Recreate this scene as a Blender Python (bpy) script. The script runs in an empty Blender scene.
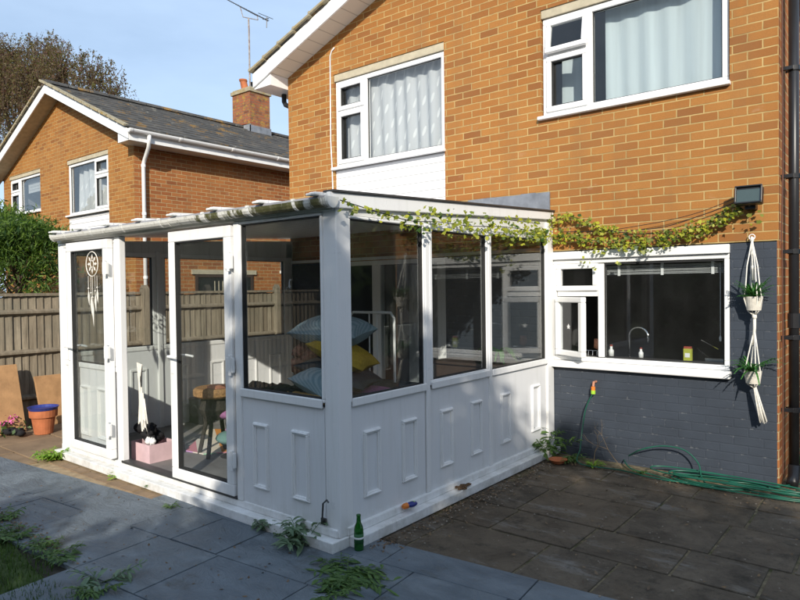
import bpy, bmesh, math, random
import numpy as np
from mathutils import Vector, Matrix, Euler
random.seed(7)
SC = bpy.context.scene
COL = SC.collection
rad = math.radians

# ------------------------------------------------------------------ camera
CAM = Vector((0.8779, -6.004, 1.67))
F = Vector((-0.628134, 0.77788, -0.01888)).normalized()
yaw, pitch, roll = -0.679237927, -0.0188803982, -0.0122004481
f_ = Vector((math.sin(yaw)*math.cos(pitch), math.cos(yaw)*math.cos(pitch), math.sin(pitch)))
r_ = Vector((math.cos(yaw), -math.sin(yaw), 0)); u_ = r_.cross(f_)
r2 = math.cos(roll)*r_ + math.sin(roll)*u_; u2 = -math.sin(roll)*r_ + math.cos(roll)*u_
cd = bpy.data.cameras.new('camera'); cam = bpy.data.objects.new('camera', cd); COL.objects.link(cam)
m = Matrix((( r2.x, u2.x, -f_.x, CAM.x), (r2.y, u2.y, -f_.y, CAM.y), (r2.z, u2.z, -f_.z, CAM.z), (0, 0, 0, 1)))
cam.matrix_world = m
cd.sensor_width = 36; cd.lens = 640.7165/800*36; cd.clip_end = 2000; cd.clip_start = 0.05
SC.camera = cam

# ------------------------------------------------------------------ light
SUN = Vector((0.70, -1.0, 0.57)).normalized()
elev = math.asin(SUN.z); azi = math.atan2(SUN.x, SUN.y)
w = bpy.data.worlds.new('World'); SC.world = w; w.use_nodes = True
nt = w.node_tree; nt.nodes.clear()
sky = nt.nodes.new('ShaderNodeTexSky'); sky.sky_type = 'NISHITA'; sky.sun_disc = False
sky.sun_elevation = elev; sky.sun_rotation = azi
sky.air_density = 1.0; sky.dust_density = 1.6; sky.ozone_density = 1.0
bg = nt.nodes.new('ShaderNodeBackground'); bg.inputs[1].default_value = 0.135
wo = nt.nodes.new('ShaderNodeOutputWorld')
tcw = nt.nodes.new('ShaderNodeTexCoord'); mpw = nt.nodes.new('ShaderNodeMapping')
mpw.inputs['Scale'].default_value = (1.0, 1.6, 5.0)
nzw = nt.nodes.new('ShaderNodeTexNoise'); nzw.inputs['Scale'].default_value = 1.5; nzw.inputs['Detail'].default_value = 7; nzw.inputs['Roughness'].default_value = .55
rmw = nt.nodes.new('ShaderNodeMapRange'); rmw.inputs[1].default_value = .3; rmw.inputs[2].default_value = .75; rmw.inputs[3].default_value = .42; rmw.inputs[4].default_value = .85
mxw = nt.nodes.new('ShaderNodeMix'); mxw.data_type = 'RGBA'; mxw.inputs[7].default_value = (4.6, 6.0, 8.0, 1)
nt.links.new(tcw.outputs['Generated'], mpw.inputs[0]); nt.links.new(mpw.outputs[0], nzw.inputs[0]); nt.links.new(nzw.outputs[0], rmw.inputs[0])
nt.links.new(rmw.outputs[0], mxw.inputs[0]); nt.links.new(sky.outputs[0], mxw.inputs[6]); nt.links.new(mxw.outputs[2], bg.inputs[0])
nt.links.new(bg.outputs[0], wo.inputs[0])
sd = bpy.data.lights.new('sun', 'SUN'); sd.energy = 4.4; sd.angle = rad(0.6); sd.color = (1, .93, .82)
so = bpy.data.objects.new('sun', sd); COL.objects.link(so); so.rotation_euler = SUN.to_track_quat('Z', 'Y').to_euler()
SC.view_settings.view_transform = 'Standard'; SC.view_settings.look = 'None'
SC.view_settings.exposure = 0.2; SC.view_settings.gamma = 1; SC.view_settings.use_curve_mapping = False
SC.render.engine = 'CYCLES'
SC.cycles.max_bounces = 10; SC.cycles.transparent_max_bounces = 16; SC.cycles.glossy_bounces = 4

# ------------------------------------------------------------------ material helpers
class N:
    """small node-tree writer"""
    def __init__(s, name):
        s.m = bpy.data.materials.new(name); s.m.use_nodes = True; s.t = s.m.node_tree
        s.t.nodes.clear(); s.out = s.t.nodes.new('ShaderNodeOutputMaterial')
        s.b = s.t.nodes.new('ShaderNodeBsdfPrincipled'); s.l(s.b.outputs[0], s.out.inputs[0])
        s.tc = s.t.nodes.new('ShaderNodeTexCoord')
    def l(s, a, b): s.t.links.new(a, b)
    def put(s, sock, v):
        if isinstance(v, bpy.types.NodeSocket): s.l(v, sock)
        elif isinstance(v, (tuple, list)) and len(v) == 3 and sock.type == 'RGBA': sock.default_value = (*v, 1)
        else: sock.default_value = v
    def coord(s, kind='UV', scale=(1, 1, 1), rot=(0, 0, 0), loc=(0, 0, 0)):
        if kind == 'P':
            g = s.t.nodes.new('ShaderNodeNewGeometry'); o = g.outputs['Position']
        else: o = s.tc.outputs[kind]
        mp = s.t.nodes.new('ShaderNodeMapping'); s.l(o, mp.inputs[0])
        mp.inputs['Scale'].default_value = scale; mp.inputs['Rotation'].default_value = rot; mp.inputs['Location'].default_value = loc
        return mp.outputs[0]
    def noise(s, vec, scale, detail=4, rough=.55, dist=0, col=False):
        n = s.t.nodes.new('ShaderNodeTexNoise'); s.l(vec, n.inputs['Vector'])
        n.inputs['Scale'].default_value = scale; n.inputs['Detail'].default_value = detail
        n.inputs['Roughness'].default_value = rough; n.inputs['Distortion'].default_value = dist
        return n.outputs[1 if col else 0]
    def ramp(s, fac, a, b, lo=0., hi=1.):
        n = s.t.nodes.new('ShaderNodeMapRange'); s.put(n.inputs[0], fac)
        for i, v in zip((1, 2, 3, 4), (a, b, lo, hi)): n.inputs[i].default_value = v
        n.clamp = True; return n.outputs[0]
    def mix(s, fac, a, b, mode='MIX'):
        n = s.t.nodes.new('ShaderNodeMix'); n.data_type = 'RGBA'; n.blend_type = mode
        s.put(n.inputs[0], fac); s.put(n.inputs[6], a); s.put(n.inputs[7], b); return n.outputs[2]
    def math(s, op, a, b=0.0):
        n = s.t.nodes.new('ShaderNodeMath'); n.operation = op; s.put(n.inputs[0], a); s.put(n.inputs[1], b); return n.outputs[0]
    def bump(s, h, strength=.3, dist=.01, normal=None):
        n = s.t.nodes.new('ShaderNodeBump'); s.l(h, n.inputs['Height']); n.inputs['Strength'].default_value = strength
        n.inputs['Distance'].default_value = dist
        if normal: s.l(normal, n.inputs['Normal'])
        s.l(n.outputs[0], s.b.inputs['Normal']); return n.outputs[0]
    def set(s, col=None, rough=None, spec=None, metal=None):
        if col is not None: s.put(s.b.inputs['Base Color'], col)
        if rough is not None: s.put(s.b.inputs['Roughness'], rough)
        if spec is not None: s.put(s.b.inputs['Specular IOR Level'], spec)
        if metal is not None: s.b.inputs['Metallic'].default_value = metal
        return s.m

def plain(name, col, rough=.6, var=.12, nscale=8, spec=.4, metal=0, bump=0.0, dirt=None, dirtcol=(.12, .11, .08), dscale=2.5):
    n = N(name); v = n.coord('P')
    f = n.noise(v, nscale, 5)
    lo = tuple(c*(1-var) for c in col); hi = tuple(min(1, c*(1+var)) for c in col)
    c = n.mix(n.ramp(f, .3, .7), lo, hi)
    if dirt:
        d = n.ramp(n.noise(v, dscale, 8, .65), dirt, dirt+.22)
        c = n.mix(d, c, dirtcol)
    n.set(c, rough, spec, metal)
    if bump: n.bump(n.noise(v, nscale*6, 4), bump, .004)
    return n.m

def brick_mat(name, c_lo, c_mid, c_hi, mortar, painted=None, lichen=False):
    n = N(name)
    uv = n.coord('UV')
    wob = n.noise(uv, 14, 3, .5, 0, True)
    sub = n.t.nodes.new('ShaderNodeVectorMath'); sub.operation = 'SUBTRACT'; n.l(wob, sub.inputs[0]); sub.inputs[1].default_value = (.5, .5, .5)
    mul = n.t.nodes.new('ShaderNodeVectorMath'); mul.operation = 'SCALE'; n.l(sub.outputs[0], mul.inputs[0]); mul.inputs['Scale'].default_value = .007
    add = n.t.nodes.new('ShaderNodeVectorMath'); add.operation = 'ADD'; n.l(uv, add.inputs[0]); n.l(mul.outputs[0], add.inputs[1])
    br = n.t.nodes.new('ShaderNodeTexBrick'); n.l(add.outputs[0], br.inputs['Vector'])
    br.inputs['Scale'].default_value = 1; br.inputs['Brick Width'].default_value = .225; br.inputs['Row Height'].default_value = .075
    br.inputs['Mortar Size'].default_value = .0062; br.inputs['Mortar Smooth'].default_value = .25; br.inputs['Bias'].default_value = 0
    br.inputs['Color1'].default_value = (0, 0, 0, 1); br.inputs['Color2'].default_value = (1, 1, 1, 1); br.inputs['Mortar'].default_value = (.5, .5, .5, 1)
    cr = n.t.nodes.new('ShaderNodeValToRGB'); n.l(br.outputs['Color'], cr.inputs[0])
    e = cr.color_ramp.elements; e[0].position = 0; e[0].color = (*c_lo, 1); e[1].position = .9; e[1].color = (*c_hi, 1)
    k = e.new(.3); k.color = (*c_mid, 1); k = e.new(.12); k.color = tuple(a*.6+b*.4 for a, b in zip(c_lo, c_mid)) + (1,)
    grain = n.noise(uv, 90, 6, .7)
    big = n.noise(uv, 1.3, 5, .6)
    c = n.mix(n.ramp(grain, .3, .75, .0, .5), cr.outputs[0], tuple(x*.55 for x in c_mid))
    c = n.mix(n.ramp(big, .4, .75, 0, .4), c, c_lo)
    mc = n.mix(n.ramp(n.noise(uv, 5, 5), .35, .7), mortar, tuple(x*.62 for x in mortar))
    # white efflorescence and pale smears on a few bricks
    eff = n.ramp(n.noise(n.coord('UV', (1, 2.2, 1)), 2.3, 9, .72), .62, .78, 0, .35)
    if painted:
        pc = n.mix(n.ramp(n.noise(uv, 3, 6, .6), .35, .7), painted, tuple(x*1.28 for x in painted))
        chip = n.math('MULTIPLY', n.ramp(n.noise(uv, 16, 8, .75), .56, .62), n.ramp(br.outputs['Fac'], .3, .9))
        c = n.mix(n.math('MULTIPLY', chip, .28), pc, (.35, .35, .34))
        n.set(c, .55, .4)
    else:
        c = n.mix(br.outputs['Fac'], c, mc)
        c = n.mix(eff, c, (.62, .5, .38))
        sv = n.ramp(n.noise(n.coord('UV', (3.2, .45, 1), (0, 0, 0), (4, 2, 0)), 1.1, 9, .68), .48, .72, 0, .38)
        c = n.mix(sv, c, (.20, .11, .05))
        c = n.mix(n.ramp(n.noise(n.coord('UV', loc=(8, 5, 0)), .7, 4, .5), .45, .7, 0, .14), c, (.46, .25, .08))
        if lichen:
            c = n.mix(n.ramp(n.noise(uv, 7, 8, .7), .52, .62, 0, .85), c, (.36, .25, .05))
            c = n.mix(n.ramp(n.noise(n.coord('UV', loc=(9, 3, 0)), 4, 8, .7), .55, .66, 0, .7), c, (.05, .045, .04))
        n.set(c, .85, .25)
    h = n.math('MULTIPLY', br.outputs['Fac'], -1.0)
    h2 = n.math('ADD', h, n.math('MULTIPLY', grain, .35))
    n.bump(h2, .75 if not painted else .6, .008)
    return n.m

M = {}
M['brick'] = brick_mat('orange_brick', (.25, .097, .031), (.365, .150, .038), (.42, .188, .050), (.53, .38, .16))
M['brick_side'] = brick_mat('red_orange_brick', (.24, .08, .03), (.36, .125, .04), (.43, .165, .052), (.5, .37, .19))
M['brick_old'] = brick_mat('weathered_brick', (.14, .05, .03), (.33, .10, .05), (.36, .15, .06), (.2, .16, .12), lichen=True)
M['navy'] = brick_mat('navy_painted_brick', (.1, .1, .1), (.1, .1, .1), (.1, .1, .1), (.1, .1, .1), painted=(.036, .045, .060))
M['white'] = plain('white_upvc', (.80, .80, .79), .32, .03, 5, .5, dirt=.66, dirtcol=(.45, .43, .38))
M['white_dirty'] = plain('grimy_white_upvc', (.76, .76, .74), .5, .05, 5, .4, dirt=.6, dirtcol=(.2, .19, .13), dscale=6)
def upvc(name, col, rough, amt):
    n = N(name); v = n.coord('P')
    drip = n.ramp(n.noise(n.coord('P', (16, 16, 1.1)), 1.0, 9, .7), .52, .8, 0, amt)
    spot = n.ramp(n.noise(v, 26, 8, .8), .62, .76, 0, amt*1.2)
    sep = n.t.nodes.new('ShaderNodeSeparateXYZ'); n.l(v, sep.inputs[0])
    low = n.ramp(sep.outputs[2], 0.0, .22, .5, 0)
    c = n.mix(drip, col, (.42, .42, .36)); c = n.mix(spot, c, (.30, .29, .22))
    c = n.mix(n.math('MULTIPLY', low, n.ramp(n.noise(v, 7, 8, .7), .4, .65)), c, (.22, .2, .13))
    n.set(c, n.ramp(n.noise(v, 4, 5), .3, .7, rough*.8, rough*1.3), .45); n.bump(n.noise(v, 3, 2), .04, .02)
    return n.m
M['white'] = upvc('white_upvc_weathered', (.81, .81, .80), .33, .30)
M['white_dirty'] = upvc('grimy_white_upvc_weathered', (.72, .72, .69), .5, .75)
M['offwhite'] = upvc('offwhite_panel', (.75, .755, .76), .42, .28)
M['gasket'] = plain('black_gasket', (.02, .02, .02), .6)
M['black'] = plain('black_plastic', (.018, .018, .02), .35)
M['blackcloth'] = plain('black_cloth', (.012, .012, .014), .9)
M['concrete'] = plain('pale_lintel', (.46, .41, .30), .9, .15, 10, .2, bump=.3)
M['lead'] = plain('lead_flashing', (.17, .185, .21), .55, .3, 7, .5, dirt=.5, dirtcol=(.3, .31, .32))
M['terracotta'] = plain('terracotta', (.42, .14, .06), .8, .2, 9, .25, dirt=.62, dirtcol=(.3, .2, .14))
M['steel'] = plain('chrome', (.7, .7, .7), .18, .05, metal=1)
M['rust'] = plain('rusty_pole', (.3, .27, .25), .7, .3, 12, dirt=.48, dirtcol=(.16, .06, .03), dscale=14)
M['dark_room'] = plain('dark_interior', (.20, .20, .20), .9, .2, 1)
M['wood_dark'] = plain('dark_wood', (.06, .04, .03), .5)
M['rope'] = plain('cotton_cord', (.74, .71, .64), .95, .1, 40, .1, bump=.3)
M['planter'] = plain('pale_planter', (.62, .58, .50), .85, .1, 30)
M['pink'] = plain('pink_card', (.62, .44, .46), .7)
M['moss'] = plain('mossy_joint', (.17, .14, .09), .95, .5, 22, .1, bump=.9, dirt=.5, dirtcol=(.05, .06, .02), dscale=7)
M['hose'] = plain('green_hose', (.012, .095, .06), .35, .2, 5)
M['yellow'] = plain('mustard_fabric', (.42, .28, .03), .95, .2, 40, .1, bump=.4)
M['bluegrey'] = plain('bluegrey_fabric', (.17, .24, .27), .95, .2, 60, .1, bump=.4)
M['charcoal'] = plain('charcoal_fabric', (.035, .045, .055), .95, .2, 60, .1, bump=.4)
M['teal'] = plain('teal_fabric', (.16, .28, .26), .9)
M['lilac'] = plain('lilac_fabric', (.36, .15, .30), .95, .2, 60, .1, bump=.4)
M['wicker'] = plain('wicker', (.30, .17, .07), .8, .4, 60, .2, bump=.6)
M['darkwicker'] = plain('dark_wicker', (.04, .035, .03), .8, .4, 60, .2, bump=.6)
M['blue'] = plain('blue_plastic', (.03, .045, .22), .35)
M['orange'] = plain('orange_plastic', (.7, .2, .03), .4)
M['lime'] = plain('lime_plastic', (.35, .6, .05), .4)
M['cardlime'] = plain('lime_carton', (.4, .42, .06), .6)
M['red'] = plain('red_brown', (.3, .06, .04), .6)
M['copper_dark'] = plain('brown_cable', (.12, .05, .03), .6)
M['copper_skin'] = plain('bracket_paint', (.45, .2, .12), .6)
M['soil'] = plain('soil', (.13, .08, .045), .95, .35, 14, .1, bump=.8, dirt=.5, dirtcol=(.07, .045, .03))
M['bark'] = plain('bark', (.085, .06, .045), .95, .4, 14, .1, bump=.8)
M['twig'] = plain('dry_twig', (.22, .16, .10), .9)
M['dkmetal'] = plain('dark_metal', (.09, .09, .09), .45, metal=.6)
M['floorgrey'] = plain('grey_floor', (.20, .19, .18), .6, .2, 3, dirt=.55, dirtcol=(.12, .1, .09))

def leafmat(name, a, b, trans=.35, rough=.5, scale=6):
    n = N(name)
    f = n.noise(n.coord('P'), scale, 3)
    oi = n.t.nodes.new('ShaderNodeNewGeometry')
    f2 = n.math('ADD', n.math('MULTIPLY', f, .5), n.math('MULTIPLY', oi.outputs['Random Per Island'], .5))
    c = n.mix(n.ramp(f2, .25, .75), a, b)
    n.set(c, rough, .35)
    tr = n.t.nodes.new('ShaderNodeBsdfTranslucent'); n.l(n.mix(1.0, c, (1.3, 1.5, .6), 'MULTIPLY'), tr.inputs[0])
    ms = n.t.nodes.new('ShaderNodeMixShader'); ms.inputs[0].default_value = trans
    n.l(n.b.outputs[0], ms.inputs[1]); n.l(tr.outputs[0], ms.inputs[2]); n.l(ms.outputs[0], n.out.inputs[0])
    return n.m
M['ivy'] = leafmat('ivy_leaf', (.035, .085, .016), (.44, .44, .045), .35, .45, 9)
M['conifer'] = leafmat('conifer_leaf', (.022, .06, .016), (.15, .235, .04), .35)
M['birch'] = leafmat('autumn_leaf', (.12, .05, .04), (.13, .13, .04), .35)
M['hedge'] = leafmat('hedge_leaf', (.03, .06, .015), (.07, .12, .03), .2)
M['weed'] = leafmat('weed_leaf', (.05, .11, .03), (.12, .20, .05), .3)
M['weedlit'] = leafmat('sunlit_weed_leaf', (.12, .25, .03), (.3, .42, .06), .35)  # weed leaf again, with sunlight put into its greens
M['fern'] = leafmat('fern_leaf', (.03, .12, .03), (.09, .26, .06), .3)
M['sage'] = leafmat('sage_leaf', (.10, .16, .09), (.18, .25, .15), .2)
M['grass'] = leafmat('grass_blade', (.035, .07, .015), (.09, .15, .035), .3)
M['litter'] = leafmat('dead_leaf', (.08, .05, .03), (.2, .13, .07), .1)
M['pinkflower'] = plain('pink_petal', (.6, .12, .3), .7)

def glassmat(name, tint=(.86, .89, .88), boost=1.6, rough=0.0, dust=.04):
    n = N(name); t = n.t
    tr = t.nodes.new('ShaderNodeBsdfTransparent'); tr.inputs[0].default_value = (*tint, 1)
    gl = t.nodes.new('ShaderNodeBsdfGlossy'); gl.inputs['Roughness'].default_value = rough; gl.inputs[0].default_value = (1, 1, 1, 1)
    fr = t.nodes.new('ShaderNodeLayerWeight'); fr.inputs[0].default_value = .5
    f5 = n.math('POWER', fr.outputs['Facing'], 4.5)
    fac = n.math('MINIMUM', n.math('ADD', n.math('MULTIPLY', f5, .95), .043*boost), 1.0)
    ms = t.nodes.new('ShaderNodeMixShader'); n.l(fac, ms.inputs[0]); n.l(tr.outputs[0], ms.inputs[1]); n.l(gl.outputs[0], ms.inputs[2])
    df = t.nodes.new('ShaderNodeBsdfDiffuse'); df.inputs[0].default_value = (.6, .6, .58, 1)
    v = n.coord('P')
    du = n.math('MULTIPLY', n.ramp(n.noise(n.coord('P', (6, 6, 3)), 1, 8, .6), .4, .9), dust*.7)
    du = n.math('ADD', du, dust*.5)
    m2 = t.nodes.new('ShaderNodeMixShader'); n.l(du, m2.inputs[0]); n.l(ms.outputs[0], m2.inputs[1]); n.l(df.outputs[0], m2.inputs[2])
    n.l(m2.outputs[0], n.out.inputs[0])
    return n.m
M['glass'] = glassmat('window_glass', (.93, .945, .94), boost=1.0, dust=.012)
M['glass_house'] = glassmat('house_glass', (.93, .945, .945), boost=.85, dust=.012)
M['glass_dusty'] = glassmat('dusty_glass', (.9, .92, .91), boost=1.2, dust=.025)

def bottle_mat():
    n = N('green_bottle_glass'); n.set((.02, .16, .02), .08, .6)
    n.b.inputs['Transmission Weight'].default_value = .6; return n.m
M['bottle'] = bottle_mat()

def siding():
    n = N('white_shiplap'); uv = n.coord('UV')
    sep = n.t.nodes.new('ShaderNodeSeparateXYZ'); n.l(uv, sep.inputs[0])
    fr = n.math('FRACT', n.math('MULTIPLY', sep.outputs[1], 10.0))
    n.set(n.mix(n.ramp(fr, .02, .10), (.30, .30, .30), (.82, .82, .82)), .4)
    n.bump(n.ramp(fr, 0, .12), .6, .01); return n.m
M['siding'] = siding()

def slate():
    n = N('blue_slate'); v = n.coord('P')
    oi = n.t.nodes.new('ShaderNodeNewGeometry')
    f = n.noise(v, 2.2, 8, .62, 1.2)
    c = n.mix(n.ramp(f, .35, .7), (.095, .12, .14), (.21, .24, .26))
    c = n.mix(n.ramp(oi.outputs['Random Per Island'], 0, 1, 0, .5), c, (.10, .125, .155))
    c = n.mix(n.ramp(n.noise(v, 30, 6, .8), .6, .75, 0, .5), c, (.28, .27, .24))
    c = n.mix(n.ramp(n.noise(n.coord('P', loc=(5, 5, 0)), 1.6, 9, .75), .55, .66, 0, .6), c, (.055, .05, .035))
    n.set(c, n.ramp(f, .3, .7, .42, .7), .35)
    rid = n.noise(n.coord('P', (1, 2.2, 1), (0, 0, .5)), 3.2, 10, .68, 2.2)
    n.bump(rid, .9, .035); return n.m
M['slate'] = slate()
def stone():
    n = N('brown_flagstone'); v = n.coord('P')
    oi = n.t.nodes.new('ShaderNodeNewGeometry')
    f = n.noise(v, 2.6, 9, .68, .8)
    c = n.mix(n.ramp(f, .35, .68), (.065, .052, .038), (.20, .16, .115))
    c = n.mix(n.ramp(oi.outputs['Random Per Island'], 0, 1, 0, .45), c, (.15, .11, .07))
    c = n.mix(n.ramp(n.noise(n.coord('P', (1.0, 3.5, 1), (0, 0, .1), (3, 1, 0)), 1.4, 8, .7), .56, .68, 0, .6), c, (.30, .285, .26))
    c = n.mix(n.ramp(n.noise(v, 38, 6, .8), .57, .68, 0, .75), c, (.03, .025, .02))
    c = n.mix(n.ramp(n.noise(n.coord('P', loc=(2, 9, 0)), 5, 9, .75), .54, .66, 0, .7), c, (.04, .034, .024))
    c = n.mix(n.ramp(n.noise(n.coord('P', loc=(6, 1, 0)), 17, 7, .75), .62, .70, 0, .6), c, (.30, .28, .23))
    n.set(c, .82, .3)
    n.bump(n.math('ADD', n.noise(v, 9, 10, .75), n.math('MULTIPLY', n.noise(v, 2.5, 6, .6), 1.5)), 1.0, .035); return n.m
M['stone'] = stone()
M['sandstone'] = plain('lit_path_stone', (.24, .165, .10), .85, .25, 5, .3, bump=.6, dirt=.52, dirtcol=(.12, .08, .05))  # paler path stone, sunlight put into its colour
M['sand_slab'] = plain('sandstone_slab', (.40, .23, .11), .9, .18, 8, .2, bump=.6)

def fencewood():
    n = N('weathered_fence_wood'); v = n.coord('P', (9, 9, .8))
    oi = n.t.nodes.new('ShaderNodeNewGeometry')
    f = n.noise(v, 2.5, 8, .7)
    c = n.mix(n.ramp(f, .3, .7), (.12, .10, .072), (.40, .34, .25))
    c = n.mix(n.ramp(oi.outputs['Random Per Island'], 0, 1, 0, .75), c, (.16, .125, .085))
    c = n.mix(n.ramp(n.noise(n.coord('P'), 1.2, 6, .7), .5, .7, 0, .5), c, (.12, .12, .09))
    n.set(c, .9, .2); n.bump(f, .6, .006); return n.m
M['fence'] = fencewood()

def rooftile():
    n = N('roof_tile'); v = n.coord('P')
    c = n.mix(n.ramp(n.noise(v, 3, 8, .7), .35, .7), (.045, .045, .045), (.12, .115, .105))
    c = n.mix(n.ramp(n.noise(n.coord('P', loc=(2, 7, 1)), 2.2, 9, .72), .55, .64, 0, .8), c, (.30, .17, .04))
    c = n.mix(n.ramp(n.noise(n.coord('P', loc=(7, 7, 1)), 6, 9, .72), .58, .68, 0, .7), c, (.3, .29, .24))
    n.set(c, .85, .25); n.bump(n.noise(v, 30, 5), .5, .01); return n.m
M['tile'] = rooftile()
M['lichen'] = plain('lichen_mortar', (.33, .29, .20), .9, .2, 12, .2, bump=.5, dirt=.5, dirtcol=(.30, .2, .05), dscale=5)

def gutter_moss():
    n = N('mossy_white_gutter'); v = n.coord('P')
    sep = n.t.nodes.new('ShaderNodeSeparateXYZ'); n.l(v, sep.inputs[0])
    gx = n.ramp(sep.outputs[0], -4.3, -2.6, -.10, .16)
    f = n.math('ADD', n.noise(n.coord('P', (3, 1, 1)), 3.2, 9, .7), gx)
    c = n.mix(n.ramp(f, .55, .62), (.68, .67, .62), (.09, .09, .035))
    c = n.mix(n.ramp(n.noise(v, 24, 6, .7), .5, .7, 0, .5), c, (.3, .28, .2))
    n.set(c, .6, .3); n.bump(f, .3, .01); return n.m
M['gutter_moss'] = gutter_moss()

def curtain(name, base, leaf):
    n = N(name); uv = n.coord('UV')
    fold = n.noise(n.coord('UV', (14, .4, 1)), 1, 3)
    c = n.mix(n.ramp(fold, .3, .7), tuple(x*.85 for x in base), base)
    if leaf:
        sep = n.t.nodes.new('ShaderNodeSeparateXYZ'); n.l(uv, sep.inputs[0])
        u, vv = sep.outputs[0], sep.outputs[1]
        row = n.math('FLOOR', n.math('MULTIPLY', vv, 5.5))
        off = n.math('MULTIPLY', n.math('MODULO', row, 2.0), .5)
        fu = n.math('SUBTRACT', n.math('FRACT', n.math('ADD', n.math('MULTIPLY', u, 7.0), off)), .5)
        fv = n.math('SUBTRACT', n.math('FRACT', n.math('MULTIPLY', vv, 5.5)), .5)
        a = n.math('SUBTRACT', fu, n.math('MULTIPLY', fv, .35))
        d = n.math('ADD', n.math('MULTIPLY', n.math('MULTIPLY', a, a), 60.0), n.math('MULTIPLY', n.math('MULTIPLY', fv, fv), 7.0))
        c = n.mix(n.ramp(d, .6, .9, 1, 0), c, leaf)
    n.set(c, .9, .1)
    tr = n.t.nodes.new('ShaderNodeBsdfTranslucent'); n.l(c, tr.inputs[0])
    ms = n.t.nodes.new('ShaderNodeMixShader'); ms.inputs[0].default_value = .3
    n.l(n.b.outputs[0], ms.inputs[1]); n.l(tr.outputs[0], ms.inputs[2]); n.l(ms.outputs[0], n.out.inputs[0])
    return n.m
M['curtain_leaf'] = curtain('leaf_pattern_voile', (.76, .77, .79), (.92, .92, .92))
M['curtain_blue'] = curtain('pale_blue_curtain', (.78, .88, .91), None)
M['curtain_lace'] = curtain('white_lace', (.75, .76, .77), (.9, .9, .9))
M['blind'] = plain('grey_blind', (.42, .43, .43), .7, .1, 20)

def rug():
    n = N('striped_rug'); uv = n.coord('UV', rot=(0, 0, .55))
    sep = n.t.nodes.new('ShaderNodeSeparateXYZ'); n.l(uv, sep.inputs[0])
    s1 = n.math('FRACT', n.math('MULTIPLY', sep.outputs[1], 1.15))
    cr = n.t.nodes.new('ShaderNodeValToRGB'); n.l(s1, cr.inputs[0]); cr.color_ramp.interpolation = 'CONSTANT'
    cols = [(.7, .62, .5), (.62, .26, .06), (.55, .3, .62), (.66, .62, .55), (.62, .58, .1), (.3, .52, .35), (.6, .25, .3), (.66, .62, .55)]
    e = cr.color_ramp.elements
    e[0].color = (*cols[0], 1); e[1].position = 1/8; e[1].color = (*cols[1], 1)
    for i in range(2, 8):
        k = e.new(i/8); k.color = (*cols[i], 1)
    n.set(cr.outputs[0], .95, .1); n.bump(n.noise(uv, 80, 3), .4, .01); return n.m
M['rug'] = rug()
def ceil_mat():
    n = N('ceiling_boards'); v = n.coord('P'); sep = n.t.nodes.new('ShaderNodeSeparateXYZ'); n.l(v, sep.inputs[0])
    fr = n.math('FRACT', n.math('MULTIPLY', sep.outputs[1], 7.0))
    g = n.ramp(fr, 0, .12)
    n.set(n.mix(g, (.22, .22, .24), (.78, .78, .82)), .3, .5); n.bump(g, .8, .02); return n.m
M['ceiling'] = ceil_mat()
def striped(name, a, b, sc):
    n = N(name); v = n.coord('P'); sep = n.t.nodes.new('ShaderNodeSeparateXYZ'); n.l(v, sep.inputs[0])
    s = n.math('FRACT', n.math('MULTIPLY', n.math('ADD', sep.outputs[0], sep.outputs[2]), sc))
    n.set(n.mix(n.ramp(s, .4, .6), a, b), .95, .1); return n.m
M['stripe'] = striped('striped_blue_fabric', (.20, .29, .34), (.30, .38, .42), 38)

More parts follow.
